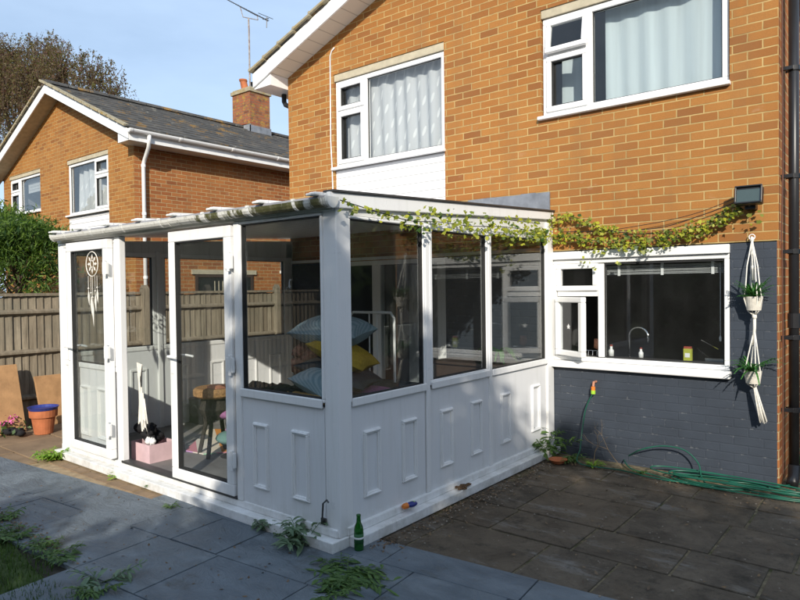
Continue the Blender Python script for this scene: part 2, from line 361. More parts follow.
# ------------------------------------------------------------------ mesh builder
WORLD = {}
def tag(o, label=None, cat=None, group=None, kind=None):
    if label: o['label'] = label
    if cat: o['category'] = cat
    if group: o['group'] = group
    if kind: o['kind'] = kind
    return o
def thing(name, loc, label, cat, group=None):
    o = bpy.data.objects.new(name, None); COL.objects.link(o); o.location = loc
    o.empty_display_size = .1
    WORLD[o] = Vector(loc)
    return tag(o, label, cat, group)
class MB:
    def __init__(s): s.v = []; s.f = []
    def add(s, vs, fs):
        k = len(s.v); s.v += [tuple(v) for v in vs]; s.f += [tuple(i+k for i in f) for f in fs]; return s
    def box(s, x0, x1, y0, y1, z0, z1):
        return s.add([(x0,y0,z0),(x1,y0,z0),(x1,y1,z0),(x0,y1,z0),(x0,y0,z1),(x1,y0,z1),(x1,y1,z1),(x0,y1,z1)],
              [(0,3,2,1),(4,5,6,7),(0,1,5,4),(1,2,6,5),(2,3,7,6),(3,0,4,7)])
    def obox(s, c, size, rot=(0,0,0)):
        R = Euler(rot).to_matrix(); h = Vector(size)/2
        vs = [Vector(c)+R@Vector((sx*h.x, sy*h.y, sz*h.z)) for sz in (-1,1) for sx, sy in ((-1,-1),(1,-1),(1,1),(-1,1))]
        return s.add(vs, [(0,3,2,1),(4,5,6,7),(0,1,5,4),(1,2,6,5),(2,3,7,6),(3,0,4,7)])
    def prism(s, poly, axis, a, b):
        """poly of 2D points extruded along axis (0: (y,z), 1: (x,z), 2: (x,y))"""
        def mk(p, t): return (t,p[0],p[1]) if axis==0 else (p[0],t,p[1]) if axis==1 else (p[0],p[1],t)
        n = len(poly); vs = [mk(p,a) for p in poly]+[mk(p,b) for p in poly]
        return s.add(vs, [tuple(range(n))[::-1], tuple(range(n,2*n))]+[(i,(i+1)%n,(i+1)%n+n,i+n) for i in range(n)])
    def tube(s, pts, r, n=8, cap=True):
        pts = [Vector(p) for p in pts]; rs = r if isinstance(r,(list,tuple)) else [r]*len(pts)
        vs=[]; fs=[]; up=None
        for i,p in enumerate(pts):
            d = (pts[min(i+1,len(pts)-1)]-pts[max(i-1,0)]).normalized()
            if up is None:
                up = d.orthogonal().normalized()
            up = (up-d*up.dot(d)); up = up.normalized() if up.length>1e-6 else d.orthogonal().normalized()
            sd_ = d.cross(up)
            for j in range(n):
                a=2*math.pi*j/n; vs.append(p+(up*math.cos(a)+sd_*math.sin(a))*rs[i])
        for i in range(len(pts)-1):
            for j in range(n):
                fs.append((i*n+j,i*n+(j+1)%n,(i+1)*n+(j+1)%n,(i+1)*n+j))
        if cap: fs.append(tuple(range(n))[::-1]); fs.append(tuple(range((len(pts)-1)*n,len(pts)*n)))
        return s.add(vs,fs)
    def lathe(s, prof, c=(0,0,0), n=24, sx=1, sy=1):
        vs=[];fs=[]
        for r,z in prof:
            for j in range(n):
                a=2*math.pi*j/n; vs.append((c[0]+r*sx*math.cos(a),c[1]+r*sy*math.sin(a),c[2]+z))
        for i in range(len(prof)-1):
            for j in range(n): fs.append((i*n+j,i*n+(j+1)%n,(i+1)*n+(j+1)%n,(i+1)*n+j))
        fs.append(tuple(range(n))[::-1]); fs.append(tuple(range((len(prof)-1)*n,len(prof)*n)))
        return s.add(vs,fs)
    def quad(s,a,b,c,d): return s.add([a,b,c,d],[(0,1,2,3)])
    def sphere(s,c,r,n=12,k=8,sc=(1,1,1),jit=0):
        vs=[];fs=[]
        for i in range(k+1):
            t=math.pi*i/k
            for j in range(n):
                a=2*math.pi*j/n; q=1+random.uniform(-jit,jit)
                vs.append((c[0]+r*sc[0]*math.sin(t)*math.cos(a)*q,c[1]+r*sc[1]*math.sin(t)*math.sin(a)*q,c[2]+r*sc[2]*math.cos(t)*q))
        for i in range(k):
            for j in range(n): fs.append((i*n+j,(i+1)*n+j,(i+1)*n+(j+1)%n,i*n+(j+1)%n))
        return s.add(vs,fs)
    def build(s, name, mat, parent=None, bevel=0, smooth=False, origin=None, uv=True, fix=True, sub=0):
        me = bpy.data.meshes.new(name)
        vs = s.v
        o = bpy.data.objects.new(name, me)
        if parent is None and origin is not None:
            og = Vector(origin); vs = [(v[0]-og.x, v[1]-og.y, v[2]-og.z) for v in vs]; o.location = og
        me.from_pydata(vs, [], s.f)
        if fix:
            bm = bmesh.new(); bm.from_mesh(me); bmesh.ops.recalc_face_normals(bm, faces=bm.faces); bm.to_mesh(me); bm.free()
        me.update()
        if uv and len(me.polygons) < 30000:
            L = me.uv_layers.new(name='UVMap'); off = o.location
            for p in me.polygons:
                nx, ny, nz = abs(p.normal.x), abs(p.normal.y), abs(p.normal.z)
                for li in p.loop_indices:
                    c = me.vertices[me.loops[li].vertex_index].co + off
                    if ny >= nx and ny >= nz: L.data[li].uv = (c.x, c.z)
                    elif nx >= nz: L.data[li].uv = (c.y+.11, c.z)
                    else: L.data[li].uv = (c.x, c.y)
        me.materials.append(M[mat] if isinstance(mat, str) else mat)
        if smooth: me.polygons.foreach_set('use_smooth', [True]*len(me.polygons))
        COL.objects.link(o)
        if parent is not None:
            o.parent = parent
            o.matrix_parent_inverse = Matrix.Translation(-WORLD.get(parent, Vector((0,0,0))))
        WORLD[o] = Vector((0,0,0))
        if bevel:
            b = o.modifiers.new('bevel','BEVEL'); b.width = bevel; b.segments = 2; b.limit_method = 'ANGLE'; b.angle_limit = rad(40)
        if sub:
            b = o.modifiers.new('sub','SUBSURF'); b.levels = sub; b.render_levels = sub
        return o
def copy_tree(o, parent=None, keep=True):
    c = o.copy(); COL.objects.link(c)
    WORLD[c] = WORLD.get(o, Vector((0,0,0)))
    if parent is not None:
        c.parent = parent
    for ch in list(o.children): copy_tree(ch, c)
    return c
def frame_mb(mb, x0, x1, y0, y1, z0, z1, w):
    """rectangular frame in the xz plane"""
    mb.box(x0,x1,y0,y1,z0,z0+w); mb.box(x0,x1,y0,y1,z1-w,z1); mb.box(x0,x0+w,y0,y1,z0+w,z1-w); mb.box(x1-w,x1,y0,y1,z0+w,z1-w)
def frame_y(mb, x0, x1, y0, y1, z0, z1, w):
    mb.box(x0,x1,y0,y1,z0,z0+w); mb.box(x0,x1,y0,y1,z1-w,z1); mb.box(x0,x1,y0,y0+w,z0+w,z1-w); mb.box(x0,x1,y1-w,y1,z0+w,z1-w)

def leaves(pts, size, shape='diamond', name='leaves', spread=None, normal_bias=None, flat=0, seed=1, aspect=.6):
    """numpy leaf cards at pts: returns verts, faces"""
    rg = np.random.default_rng(seed); n = len(pts); P = np.asarray(pts, float)
    nv = rg.normal(size=(n,3))
    if normal_bias is not None: nv = nv + np.asarray(normal_bias)
    nv /= np.linalg.norm(nv,axis=1)[:,None]
    a = rg.normal(size=(n,3))
    if spread is not None: a = a*.45 + np.asarray(spread)
    a -= nv*(a*nv).sum(1)[:,None]; a /= np.linalg.norm(a,axis=1)[:,None]
    b = np.cross(nv,a)
    sz = np.asarray(size)*(rg.uniform(.45,1.45,n)); 
    s_ = sz[:,None]
    if shape == 'diamond':
        V = np.stack([P-a*s_*.5, P+b*s_*.5*aspect-nv*s_*.08, P+a*s_*.5, P-b*s_*.5*aspect-nv*s_*.08],1).reshape(-1,3)
        Fc = np.arange(n*4).reshape(n,4)
    else:  # lobed five-point leaf
        ang = np.array([-90,-40,-5,40,90,140,185,220])*math.pi/180
        rr = np.array([.25,.55,.3,.5,.75,.5,.3,.55])
        V = np.stack([P + (a*math.sin(t)+b*math.cos(t))*s_*r*.6 - nv*s_*.1*(k%2) for k,(t,r) in enumerate(zip(ang,rr))],1).reshape(-1,3)
        Fc = np.arange(n*8).reshape(n,8)
    return V, Fc
def leafmesh(name, V, Fc, mat, parent=None, origin=None):
    me = bpy.data.meshes.new(name)
    V = np.asarray(V, np.float64)
    o = bpy.data.objects.new(name, me)
    if parent is None and origin is not None: V = V - np.array(origin); o.location = origin
    k = Fc.shape[1]
    me.vertices.add(len(V)); me.vertices.foreach_set('co', V.ravel())
    me.loops.add(Fc.size); me.loops.foreach_set('vertex_index', Fc.ravel().astype(np.int32))
    me.polygons.add(len(Fc)); me.polygons.foreach_set('loop_start', (np.arange(len(Fc))*k).astype(np.int32)); me.polygons.foreach_set('loop_total', np.full(len(Fc), k, np.int32))
    me.update(calc_edges=True); me.validate()
    me.materials.append(M[mat]); COL.objects.link(o)
    if parent is not None:
        o.parent = parent; o.matrix_parent_inverse = Matrix.Translation(-WORLD.get(parent, Vector((0,0,0))))
    WORLD[o] = Vector((0,0,0))
    return o

# ================================================================== GROUND
g = MB(); g.quad((-150,-150,-.06),(150,-150,-.06),(150,150,-.06),(-150,150,-.06)); tag(g.build('ground', 'soil'), kind='structure')
def slabs(region, rows, rot, z, gap, th, seed, origin):
    """random-width slabs laid in rows, clipped by keeping those whose centre lies in region(x,y)"""
    rg = random.Random(seed); mb = MB(); R = Matrix.Rotation(rot,3,'Z'); y = rows[0]
    while y < rows[1]:
        h = rg.choice(rows[2]); x = rows[3] + rg.uniform(-.3,0)
        while x < rows[4]:
            wd = rg.choice(rows[5])
            c = R@Vector((x+wd/2, y+h/2, 0)) + Vector((origin[0],origin[1],0))
            if region(c.x, c.y):
                mb.obox((c.x,c.y,z-th/2+rg.uniform(-.003,.003)), (wd-gap, h-gap, th), (rg.uniform(-.003,.003), rg.uniform(-.003,.003), rot))
            x += wd
        y += h
    return mb
# slate patio: its top edge runs diagonally past the conservatory corner
def in_slate(x,y): return x > -6.2 and (y > -4.45 or x > -2.95) and (x>-3.75 or y < -3.22+.091*(x+3.1))
def slab_rows(rows, x0, x1, widths, origin, rot, z, gap, th, seed, region):
    rg = random.Random(seed); mb = MB(); Rm = Matrix.Rotation(rot,3,'Z'); y = rows[0]
    for h in rows[1:]:
        x = x0 + rg.uniform(-.4,0)
        while x < x1:
            wd = rg.choice(widths); c = Rm@Vector((x+wd/2, y-h/2, 0)) + Vector((origin[0],origin[1],0))
            if region(c.x,c.y): mb.obox((c.x,c.y,z-th/2+rg.uniform(-.002,.002)), (wd-gap, h-gap, th), (rg.uniform(-.003,.003), rg.uniform(-.003,.003), rot+rg.uniform(-.004,.004)))
            x += wd
        y -= h
    return mb
sl = slab_rows([.30,.30,.45,.6,.45,.6,.6,.6],-3.2,7,[.45,.6,.9,.75],(-3.1,-3.22),rad(5.2),.004,.008,.05,3,in_slate)
tag(sl.build('slate_paving','slate',bevel=.003), kind='structure')
b = MB(); b.quad((-6.2,-3.55,-.022),(-3.75,-3.25,-.022),(3,-2.4,-.022),(3,-6,-.022)); b.quad((-6.2,-3.55,-.022),(3,-6,-.022),(-2.6,-6,-.022),(-6.2,-4.42,-.022))
tag(b.build('joint_bedding',plain('dark_joint',(.05,.045,.035),.95,.4,20,.1)), kind='structure')
st = slab_rows([3.05,.45,.45,.6,.45,.6,.6],0,5.2,[.45,.45,.6,.75],(-1.78,-3.28),0,-.009,.018,.05,11,lambda x,y: True)
tag(st.build('brown_paving','stone',bevel=.005), kind='structure')
b = MB(); b.quad((-2.0,-3.1,-.018),(3,-2.7,-.018),(3,3,-.018),(-2.0,3,-.018)); tag(b.build('bedding_mortar', M['moss']), kind='structure')
st = slabs(lambda x,y: x<-5.95 and x>-7.55 and y>-3.9, (0,6,[.45,.6],0,1.8,[.6,.9]), 0, -.004, .02, .05, 5, (-7.6,-3.95))
tag(st.build('side_path','sandstone',bevel=.006), kind='structure')
b = MB(); b.quad((-7.8,-3.9,-.025),(-5.9,-3.9,-.025),(-5.9,3,-.025),(-7.8,3,-.025)); b.quad((-6.1,-3.6,-.018),(-3.3,-3.4,-.018),(-3.3,-3.0,-.018),(-6.1,-3.0,-.018))
tag(b.build('path_mortar', plain('path_mortar',(.32,.24,.15),.95,.3,12,.1,bump=.7)), kind='structure')
# brick edging strip in front of the doors
mb = MB()
for i in range(11):
    mb.obox((-5.7+i*.225,-3.245+.002*i,-.034+random.uniform(-.004,.004)),(.205,.10,.05),(0,0,rad(2)+random.uniform(-.02,.02)))
tag(mb.build('edging_strip','sandstone',bevel=.005), kind='structure')
# lawn
b = MB(); b.add([(-12,-4.32,-.012),(-4.6,-4.22,-.012),(-3.2,-4.42,-.012),(-2.62,-4.42,-.012),(-2.5,-5.1,-.012),(4,-5.1,-.012),(12,-5.1,-.012),(12,-30,-.012),(-12,-30,-.012)],[tuple(range(9))])
b.add([(-12,-4.32,-.012),(-12,-3.9,-.012),(-6.2,-3.75,-.012),(-6.1,-4.25,-.012)],[(0,1,2,3)])
tag(b.build('lawn', plain('lawn_soil',(.05,.07,.025),.95,.4,9,.1,bump=.8)), kind='structure')
rg = np.random.default_rng(5)
n = 26000
gx = rg.uniform(-6.6,-2.45,n); gy = rg.uniform(-6.2,-4.18,n)
edge = np.where(gx<-4.6,-4.2,-4.2-(gx+4.6)*.12) + .05*np.sin(gx*9)+.03*np.sin(gx*23)
k = gy < edge; gx=gx[k]; gy=gy[k]; n=len(gx)
h = rg.uniform(.02,.055,n); a = rg.uniform(0,6.28,n); lean = rg.uniform(0,.03,n); wd=.0035
P = np.stack([gx,gy,np.full(n,-.012)],1); dx=np.stack([np.cos(a),np.sin(a),np.zeros(n)],1)
T = P + np.stack([-np.sin(a)*lean,np.cos(a)*lean,h],1)
V = np.stack([P-dx*wd,P+dx*wd,T],1).reshape(-1,3)
tag(leafmesh('grass',V,np.arange(n*3).reshape(n,3),'grass'), 'short dark green grass in the shaded lawn corner','grass',kind='stuff')

# ================================================================== WINDOWS
def window(house, x0,x1,z0,z1,yo, cols, glass='glass_house', sill=True, fw=.055, gap=None):
    """cols: list of (xa,xb,[(za,zb,opening)...]); frame flush yo..yo+.07"""
    mb = MB(); frame_mb(mb,x0,x1,yo,yo+.07,z0,z1,fw)
    fr = None; panes=[]; sashes=[]
    for i,(xa,xb,rows) in enumerate(cols):
        if i>0: mb.box(xa-fw/2,xa+fw/2,yo,yo+.07,z0+fw,z1-fw)
        for j,(za,zb,op) in enumerate(rows):
            lo_x = x0+fw if i==0 else xa+fw/2; hi_x = x1-fw if i==len(cols)-1 else xb-fw/2
            lo_z = z0+fw if j==0 else za+fw/2; hi_z = z1-fw if j==len(rows)-1 else zb-fw/2
            if j>0: mb.box(lo_x,hi_x,yo,yo+.07,za-fw/2,za+fw/2)
            if op is None: continue
            panes.append((lo_x,hi_x,lo_z,hi_z,op))
    fr = mb.build('window','white',house,bevel=.006)
    for (a,b_,c,d,op) in panes:
        s=0
        if op:
            q=MB(); frame_mb(q,a-.012,b_+.012,yo-.022,yo+.03,c-.012,d+.012,.052); q.build('sash','white',fr,bevel=.008); s=.04
        q=MB(); q.box(a+s,b_-s,yo+.034,yo+.040,c+s,d-s); q.build('pane',glass,fr)
        q=MB(); frame_mb(q,a+s-.001,b_-s+.001,yo+.022 if not op else yo-.006,yo+.033,c+s-.001,d-s+.001,.010); q.build('gasket','gasket',fr)
    if sill:
        q=MB(); q.box(x0-.03,x1+.02,yo-.085,yo+.06,z0-.035,z0-.002); q.build('sill','white',fr,bevel=.006)
    return fr
def wall_front(mb, xs0,xs1,z0,z1,y,holes,depth=.11):
    xs = sorted({xs0,xs1,*[h[0] for h in holes],*[h[1] for h in holes]}); zs = sorted({z0,z1,*[h[2] for h in holes],*[h[3] for h in holes]})
    inh = lambda x,z: any(h[0]<x<h[1] and h[2]<z<h[3] for h in holes)
    for i in range(len(xs)-1):
        for j in range(len(zs)-1):
            if not inh((xs[i]+xs[i+1])/2,(zs[j]+zs[j+1])/2):
                mb.quad((xs[i],y,zs[j]),(xs[i+1],y,zs[j]),(xs[i+1],y,zs[j+1]),(xs[i],y,zs[j+1]))
                mb.quad((xs[i],y+depth,zs[j]),(xs[i],y+depth,zs[j+1]),(xs[i+1],y+depth,zs[j+1]),(xs[i+1],y+depth,zs[j]))
    for a,b_,c,d in holes:
        mb.quad((a,y,c),(a,y,d),(a,y+depth,d),(a,y+depth,c)); mb.quad((b_,y,c),(b_,y+depth,c),(b_,y+depth,d),(b_,y,d))
        mb.quad((a,y,d),(b_,y,d),(b_,y+depth,d),(a,y+depth,d)); mb.quad((a,y,c),(a,y+depth,c),(b_,y+depth,c),(b_,y,c))

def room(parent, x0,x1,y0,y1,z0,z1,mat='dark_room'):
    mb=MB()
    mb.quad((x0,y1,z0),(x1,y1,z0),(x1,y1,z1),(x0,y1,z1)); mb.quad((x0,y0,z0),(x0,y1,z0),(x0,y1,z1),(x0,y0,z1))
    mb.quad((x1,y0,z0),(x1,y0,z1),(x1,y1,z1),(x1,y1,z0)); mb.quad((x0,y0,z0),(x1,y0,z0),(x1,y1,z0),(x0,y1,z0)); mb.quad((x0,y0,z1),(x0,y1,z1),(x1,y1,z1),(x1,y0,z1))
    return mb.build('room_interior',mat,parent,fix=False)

# ================================================================== MAIN HOUSE
HX0, HX1, RX = -5.92, 0.0, -2.96
house = thing('brick_house',(-2.96,0,0),'orange brick house with a navy painted lower wall and white windows behind the conservatory','house')
S_ = .374
HL = (-5.04,-3.29,3.21,4.45); HR = (-2.10,-.36,3.35,4.46); HK=(-1.99,-.36,.90,2.01); HP=(-4.95,-3.30,.10,2.02)
SID = (-5.04,-3.29,2.64,3.21)
wm = MB()
wall_front(wm,HX0,HX1,2.012,4.62,0,[HL,HR,SID])
wm.prism([(HX0,4.62),(HX1,4.62),(RX,4.62+S_*(RX-HX0))],1,0,.11)
wm.box(HX0,HX0+.11,.11,7,-.05,4.62)
w1 = wm.build('wall','brick',house,fix=False)
wm = MB(); wm.box(HX1-.11,HX1-.0005,.0015,7,-.05,4.62); wm.build('side_wall','brick_side',house)
# lower wall: painted navy, with an unpainted brick return strip at the corner
wm = MB(); wall_front(wm,HX0,-.012,-.05,2.012,0,[HK,HP]); wm.build('painted_wall','navy',house,fix=False)
wm = MB(); wm.box(-.012,.001,-.0,.112,-.05,2.012); wm.build('corner_strip','brick_side',house)
# brick band between window head and paint line inside conservatory
wm = MB(); wm.box(-5.0,-2.0,-.004,0,2.06,2.45); wm.build('brick_band','brick',house)
wm = MB(); wm.box(HX0,0,7,7.1,-.05,4.62); wm.prism([(HX0,4.62),(HX1,4.62),(RX,4.62+S_*(RX-HX0))],1,7,7.1); wm.build('rear_wall','brick',house)
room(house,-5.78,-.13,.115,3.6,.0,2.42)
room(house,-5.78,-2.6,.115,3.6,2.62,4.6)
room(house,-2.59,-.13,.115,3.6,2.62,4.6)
# roof
def roof(house, x0,x1,rx,zr,ys,ye,slope,ov,base):
    """slabs of tiles on both slopes; z of roof underside at wall x0 is base"""
    def z_at(x): return base + slope*((x1-rx)-abs(x-rx)) + .16
    for sgn,(xa) in ((1,x0-ov),(-1,x1+ov)):
        mb=MB(); nrow=int(abs(rx-xa)/.30)+1; L=abs(rx-xa)
        for i in range(nrow):
            a=i*L/nrow; b_=(i+1)*L/nrow+.05; b_=min(b_,L)
            xa_=xa+sgn*a; xb_=xa+sgn*b_
            za=z_at(xa_)+.035; zb=z_at(xb_)-.0
            k=ys
            mb.prism([(xa_,za-.02),(xa_,za+.012),(xb_,zb+.016),(xb_,zb-.02)],1,ys,ye)
        mb.build('roof','tile',house)
    return z_at
ZF = roof(house,HX0,HX1,RX,0,-.36,7.2,S_,.36,4.62)
# white barge boards, soffit under the verge and box end
mb=MB()
def rake(mb,xa,xb,z,slope,y0,y1,dz0,dz1):
    mb.prism([(xa,z(xa)+dz0),(xb,z(xb)+dz0),(xb,z(xb)+dz1),(xa,z(xa)+dz1)],1,y0,y1)
mb=MB(); rake(mb,HX0-.34,RX,ZF,S_,-.34,-.315,-.20,-.012); rake(mb,RX,HX1+.34,ZF,S_,-.34,-.315,-.20,-.012); mb.build('bargeboard','white',house,bevel=.004)
mb=MB(); rake(mb,HX0-.32,RX,ZF,S_,-.314,0.0,-.185,-.165); rake(mb,RX,HX1+.32,ZF,S_,-.314,0,-.185,-.165); mb.build('soffit', (lambda n:(n.set(n.mix(n.ramp(n.math('FRACT',n.math('MULTIPLY',n.math('MULTIPLY',1.0,(lambda q:(n.l(n.coord('P'),q.inputs[0]),q.outputs[0])[1])(n.t.nodes.new('ShaderNodeSeparateXYZ'))),5.0)),0,.08),(.3,.26,.2),(.66,.6,.5)),.6)))(N('soffit_boards')),house)
mb=MB(); mb.prism([(HX0-.34,ZF(HX0-.34)-.22),(HX0-.0,ZF(HX0-.34)-.22),(HX0-.0,ZF(HX0)-.19),(HX0-.34,ZF(HX0-.34)-.05)],1,-.312,7.0); mb.build('eaves_box','white',house,bevel=.004)
mb=MB(); mb.prism([(HX1+.34,ZF(HX1+.34)-.22),(HX1,ZF(HX1+.34)-.22),(HX1,ZF(HX1)-.19),(HX1+.34,ZF(HX1+.34)-.05)],1,-.312,7.0); mb.build('eaves_box','white',house,bevel=.004)
# tile ends along the verge
mb=MB()
for i in range(11):
    x=HX0-.36+i*.30
    mb.obox((x+.16,-.35,ZF(x+.16)+.018),(.34,.10,.03),(0,-math.atan(S_)+.05,0))
    mb.obox((x+.005,-.352,ZF(x)+.04),(.035,.07,.05),(0,-math.atan(S_),0))
mb.build('verge_tiles','lichen',house,bevel=.004)
# little dark downpipe elbow under left eaves
mb=MB(); mb.tube([(-6.12,.10,4.48),(-6.12,.10,4.33),(-6.09,.10,4.28),(-5.98,.10,4.23),(-5.9,.10,4.21)],.034,12)
mb.build('drain_elbow','black',house,smooth=True)
# lintels
for (a,b_,z) in ((HL[0],HL[1],4.36),(HR[0],HR[1],4.375)):
    mb=MB(); mb.box(a+.002,b_-.002,.012,.10,z,z+.088); mb.build('lintel','concrete',house,bevel=.003)
wl = window(house,HL[0]+.01,HL[1]-.01,3.245,4.355,.035,[(HL[0],-4.52,[(3.2,3.96,True),(3.96,4.4,True)]),(-4.52,HL[1],[(3.2,4.4,False)])])
wr = window(house,HR[0]+.01,HR[1]-.01,3.385,4.37,.035,[(HR[0],-1.60,[(3.3,3.995,True),(3.995,4.4,None)]),(-1.60,HR[1],[(3.3,4.4,False)])])
# the small top vent of the right window stands slightly open
q=MB(); frame_mb(q,HR[0]+.055,-1.615,0,.045,0,.33,.05)
R=Matrix.Rotation(rad(-9),3,'X'); q.v=[tuple(R@Vector((v[0],v[1],v[2]-.33))+Vector((0,.02,4.335))) for v in q.v]; vent=q.build('vent_sash','white',wr,bevel=.008)
q=MB(); q.box(HR[0]+.105,-1.665,.02,.026,.05,.28); q.v=[tuple(R@Vector((v[0],v[1],v[2]-.33))+Vector((0,.02,4.335))) for v in q.v]; q.build('pane','glass_house',wr)
# shiplap under the left window
mb=MB(); mb.box(SID[0]+.002,SID[1]-.002,.03,.06,SID[2],SID[3]-.002); mb.build('shiplap_panel','siding',house)
# kitchen window
kx=-1.49
KZ0,KZ1=.955,1.925
kw = MB(); frame_mb(kw,HK[0]+.005,HK[1]-.005,.004,.075,.93,1.93,.042)
kw.box(kx-.03,kx+.03,.004,.075,.98,1.88); kw.box(HK[0]+.055,kx-.03,.004,.075,1.565,1.625)
kwin = kw.build('window','white',house,bevel=.006)
mb=MB(); mb.box(HK[0]-.01,HK[1]+.0,-.03,.07,1.932,2.008); mb.build('head_board','white',kwin,bevel=.006)
mb=MB(); mb.box(HK[0]-.02,HK[1]+.01,-.07,.07,.862,.928); mb.build('sill','white',kwin,bevel=.01)
mb=MB(); mb.box(kx+.03,HK[1]-.047,.036,.042,.98,1.88); mb.build('pane','glass_house',kwin)
mb=MB(); frame_mb(mb,kx+.029,HK[1]-.046,.022,.035,.979,1.881,.012); mb.build('gasket','gasket',kwin)
mb=MB(); frame_mb(mb,HK[0]+.05,kx-.025,-.02,.03,1.62,1.885,.05); mb.build('vent_sash','white',kwin,bevel=.008)
mb=MB(); mb.box(HK[0]+.098,kx-.073,.01,.016,1.668,1.837); mb.build('pane','glass_house',kwin)
# open casement, hinged at the left
sw=.40; ang=rad(-27)
def rotz(mbx,px,py,a):
    Rz=Matrix.Rotation(a,3,'Z'); mbx.v=[tuple(Rz@Vector(v)+Vector((px,py,0))) for v in mbx.v]
mb=MB(); frame_mb(mb,0,sw,-.03,.03,.985,1.56,.052); rotz(mb,HK[0]+.055,-.01,ang); cas=mb.build('open_casement','white',kwin,bevel=.008)
mb=MB(); mb.box(.05,sw-.05,-.003,.003,1.035,1.51); rotz(mb,HK[0]+.055,-.01,ang); mb.build('pane','glass_house',kwin)
mb=MB()
star=[]
for i in range(10):
    a=math.pi/2+i*math.pi/5; r=.028 if i%2==0 else .013; star.append((.18+r*math.cos(a),1.27+r*math.sin(a)))
mb.prism(star,1,-.007,-.004); rotz(mb,HK[0]+.055,-.01,ang); mb.build('star_sticker','white',kwin)
# patio door inside the conservatory
pw=MB(); frame_mb(pw,HP[0],HP[1],.0,.08,.10,2.02,.06); pw.box(-4.42,-4.28,.004,.082,.16,1.96); pw.box(-3.42,-3.36,.004,.082,.16,1.96)
pdoor=pw.build('patio_door','white',house,bevel=.006)
mb=MB(); mb.box(-4.28,-3.42,.03,.036,.16,1.96); mb.build('pane','glass_house',pdoor)
mb=MB(); mb.box(-5.9,-1.98,-.035,-.002,2.022,2.058); mb.build('head_trim','white_dirty',house)
mb=MB(); mb.box(-5.86,-4.98,-.03,-.0045,.105,2.0); mb.build('dark_wall_panel','gasket',house)  # no door: black panel added for a dark stretch of wall
# lead flashing
fl=MB()
seg=24
for i in range(seg):
    xa=-5.9+i*(3.9/seg); xb=xa+3.9/seg-.004*(i%6==5)
    z=2.62+random.uniform(-.008,.008)
    fl.box(xa,xb,-.016-random.uniform(0,.006),-.005,2.40,z)
fl.build('lead_flashing','lead',house)
# cable clipped to the wall by the left window
mb=MB(); mb.tube([(-4.99,-.012,2.66),(-5.06,-.012,2.8),(-5.07,-.012,3.2),(-5.09,-.012,3.6),(-5.085,-.012,4.2),(-5.08,-.012,4.70),(-5.05,-.012,4.76),(-5.0,-.012,4.79)],.008,6); mb.build('cable','offwhite',house,smooth=True)
mb=MB(); mb.tube([(.02,-.012,2.0),(.025,.03,2.6),(.02,.04,3.4),(.02,.03,5)],.006,6); mb.tube([(.015,.05,2.0),(.02,.06,1.2),(.02,.05,.1)],.006,6); mb.build('cable','copper_dark',house)
# black downpipe on the side wall
dp=thing('downpipe',(.085,.16,0),'black plastic downpipe on the right corner of the brick house','drainpipe')
mb=MB(); mb.tube([(.085,.16,.10),(.085,.16,4.9)],.038,16); mb.build('pipe','black',dp,smooth=True)
for z in (.62,1.93,2.55,3.43,1.22):
    mb=MB(); mb.tube([(.085,.16,z-.02),(.085,.16,z+.02)],.046,16); mb.box(.0,.09,.10,.13,z-.015,z+.015); mb.box(.02,.15,.205,.215,z-.012,z+.012); mb.build('bracket','black',dp,bevel=.002)
mb=MB(); mb.tube([(.085,.16,1.30),(.085,.16,1.42)],.046,16); mb.build('collar','black',dp,smooth=False)
mb=MB(); mb.tube([(.085,.16,.16),(.085,.14,.06),(.085,.06,.02)],.044,14); mb.build('shadow_foot','black',dp,smooth=True)  # black piece added where only shadow lies at the pipe foot

# curtains
def curtain_obj(x0,x1,z0,z1,y,mat,label,amp=.02,freq=34,skip=None):
    n=int((x1-x0)*70); vs=[];fs=[]
    for i in range(n+1):
        x=x0+(x1-x0)*i/n
        for j in range(9):
            z=z0+(z1-z0)*j/8
            yy=y+amp*math.sin(x*freq+.7*math.sin(x*5)+.15*j)*(1.1-.05*j)+amp*.5*math.sin(x*freq*.43)
            vs.append((x,yy,z))
    for i in range(n):
        for j in range(8): fs.append((i*9+j,(i+1)*9+j,(i+1)*9+j+1,i*9+j+1))
    mb=MB(); mb.add(vs,fs); o=mb.build('curtain',mat,None,smooth=True,origin=((x0+x1)/2,y,z0),fix=False); tag(o,label,'curtain'); return o
curtain_obj(-4.98,-3.36,3.22,4.34,.18,'curtain_leaf','grey voile curtain with white leaf pattern behind the left upstairs window of the near house')
curtain_obj(-1.50,-.40,3.3,4.5,.20,'curtain_blue','pale blue curtain behind the large pane of the right upstairs window',.010,31)
curtain_obj(-2.02,-1.72,3.3,4.1,.34,'curtain_blue','narrow pale blue curtain edge behind the small lower pane of the right upstairs window',.02,20)
curtain_obj(-3.98,-3.42,.2,1.95,.2,'curtain_lace','long grey curtain behind the glass of the patio door inside the conservatory',.03,30)
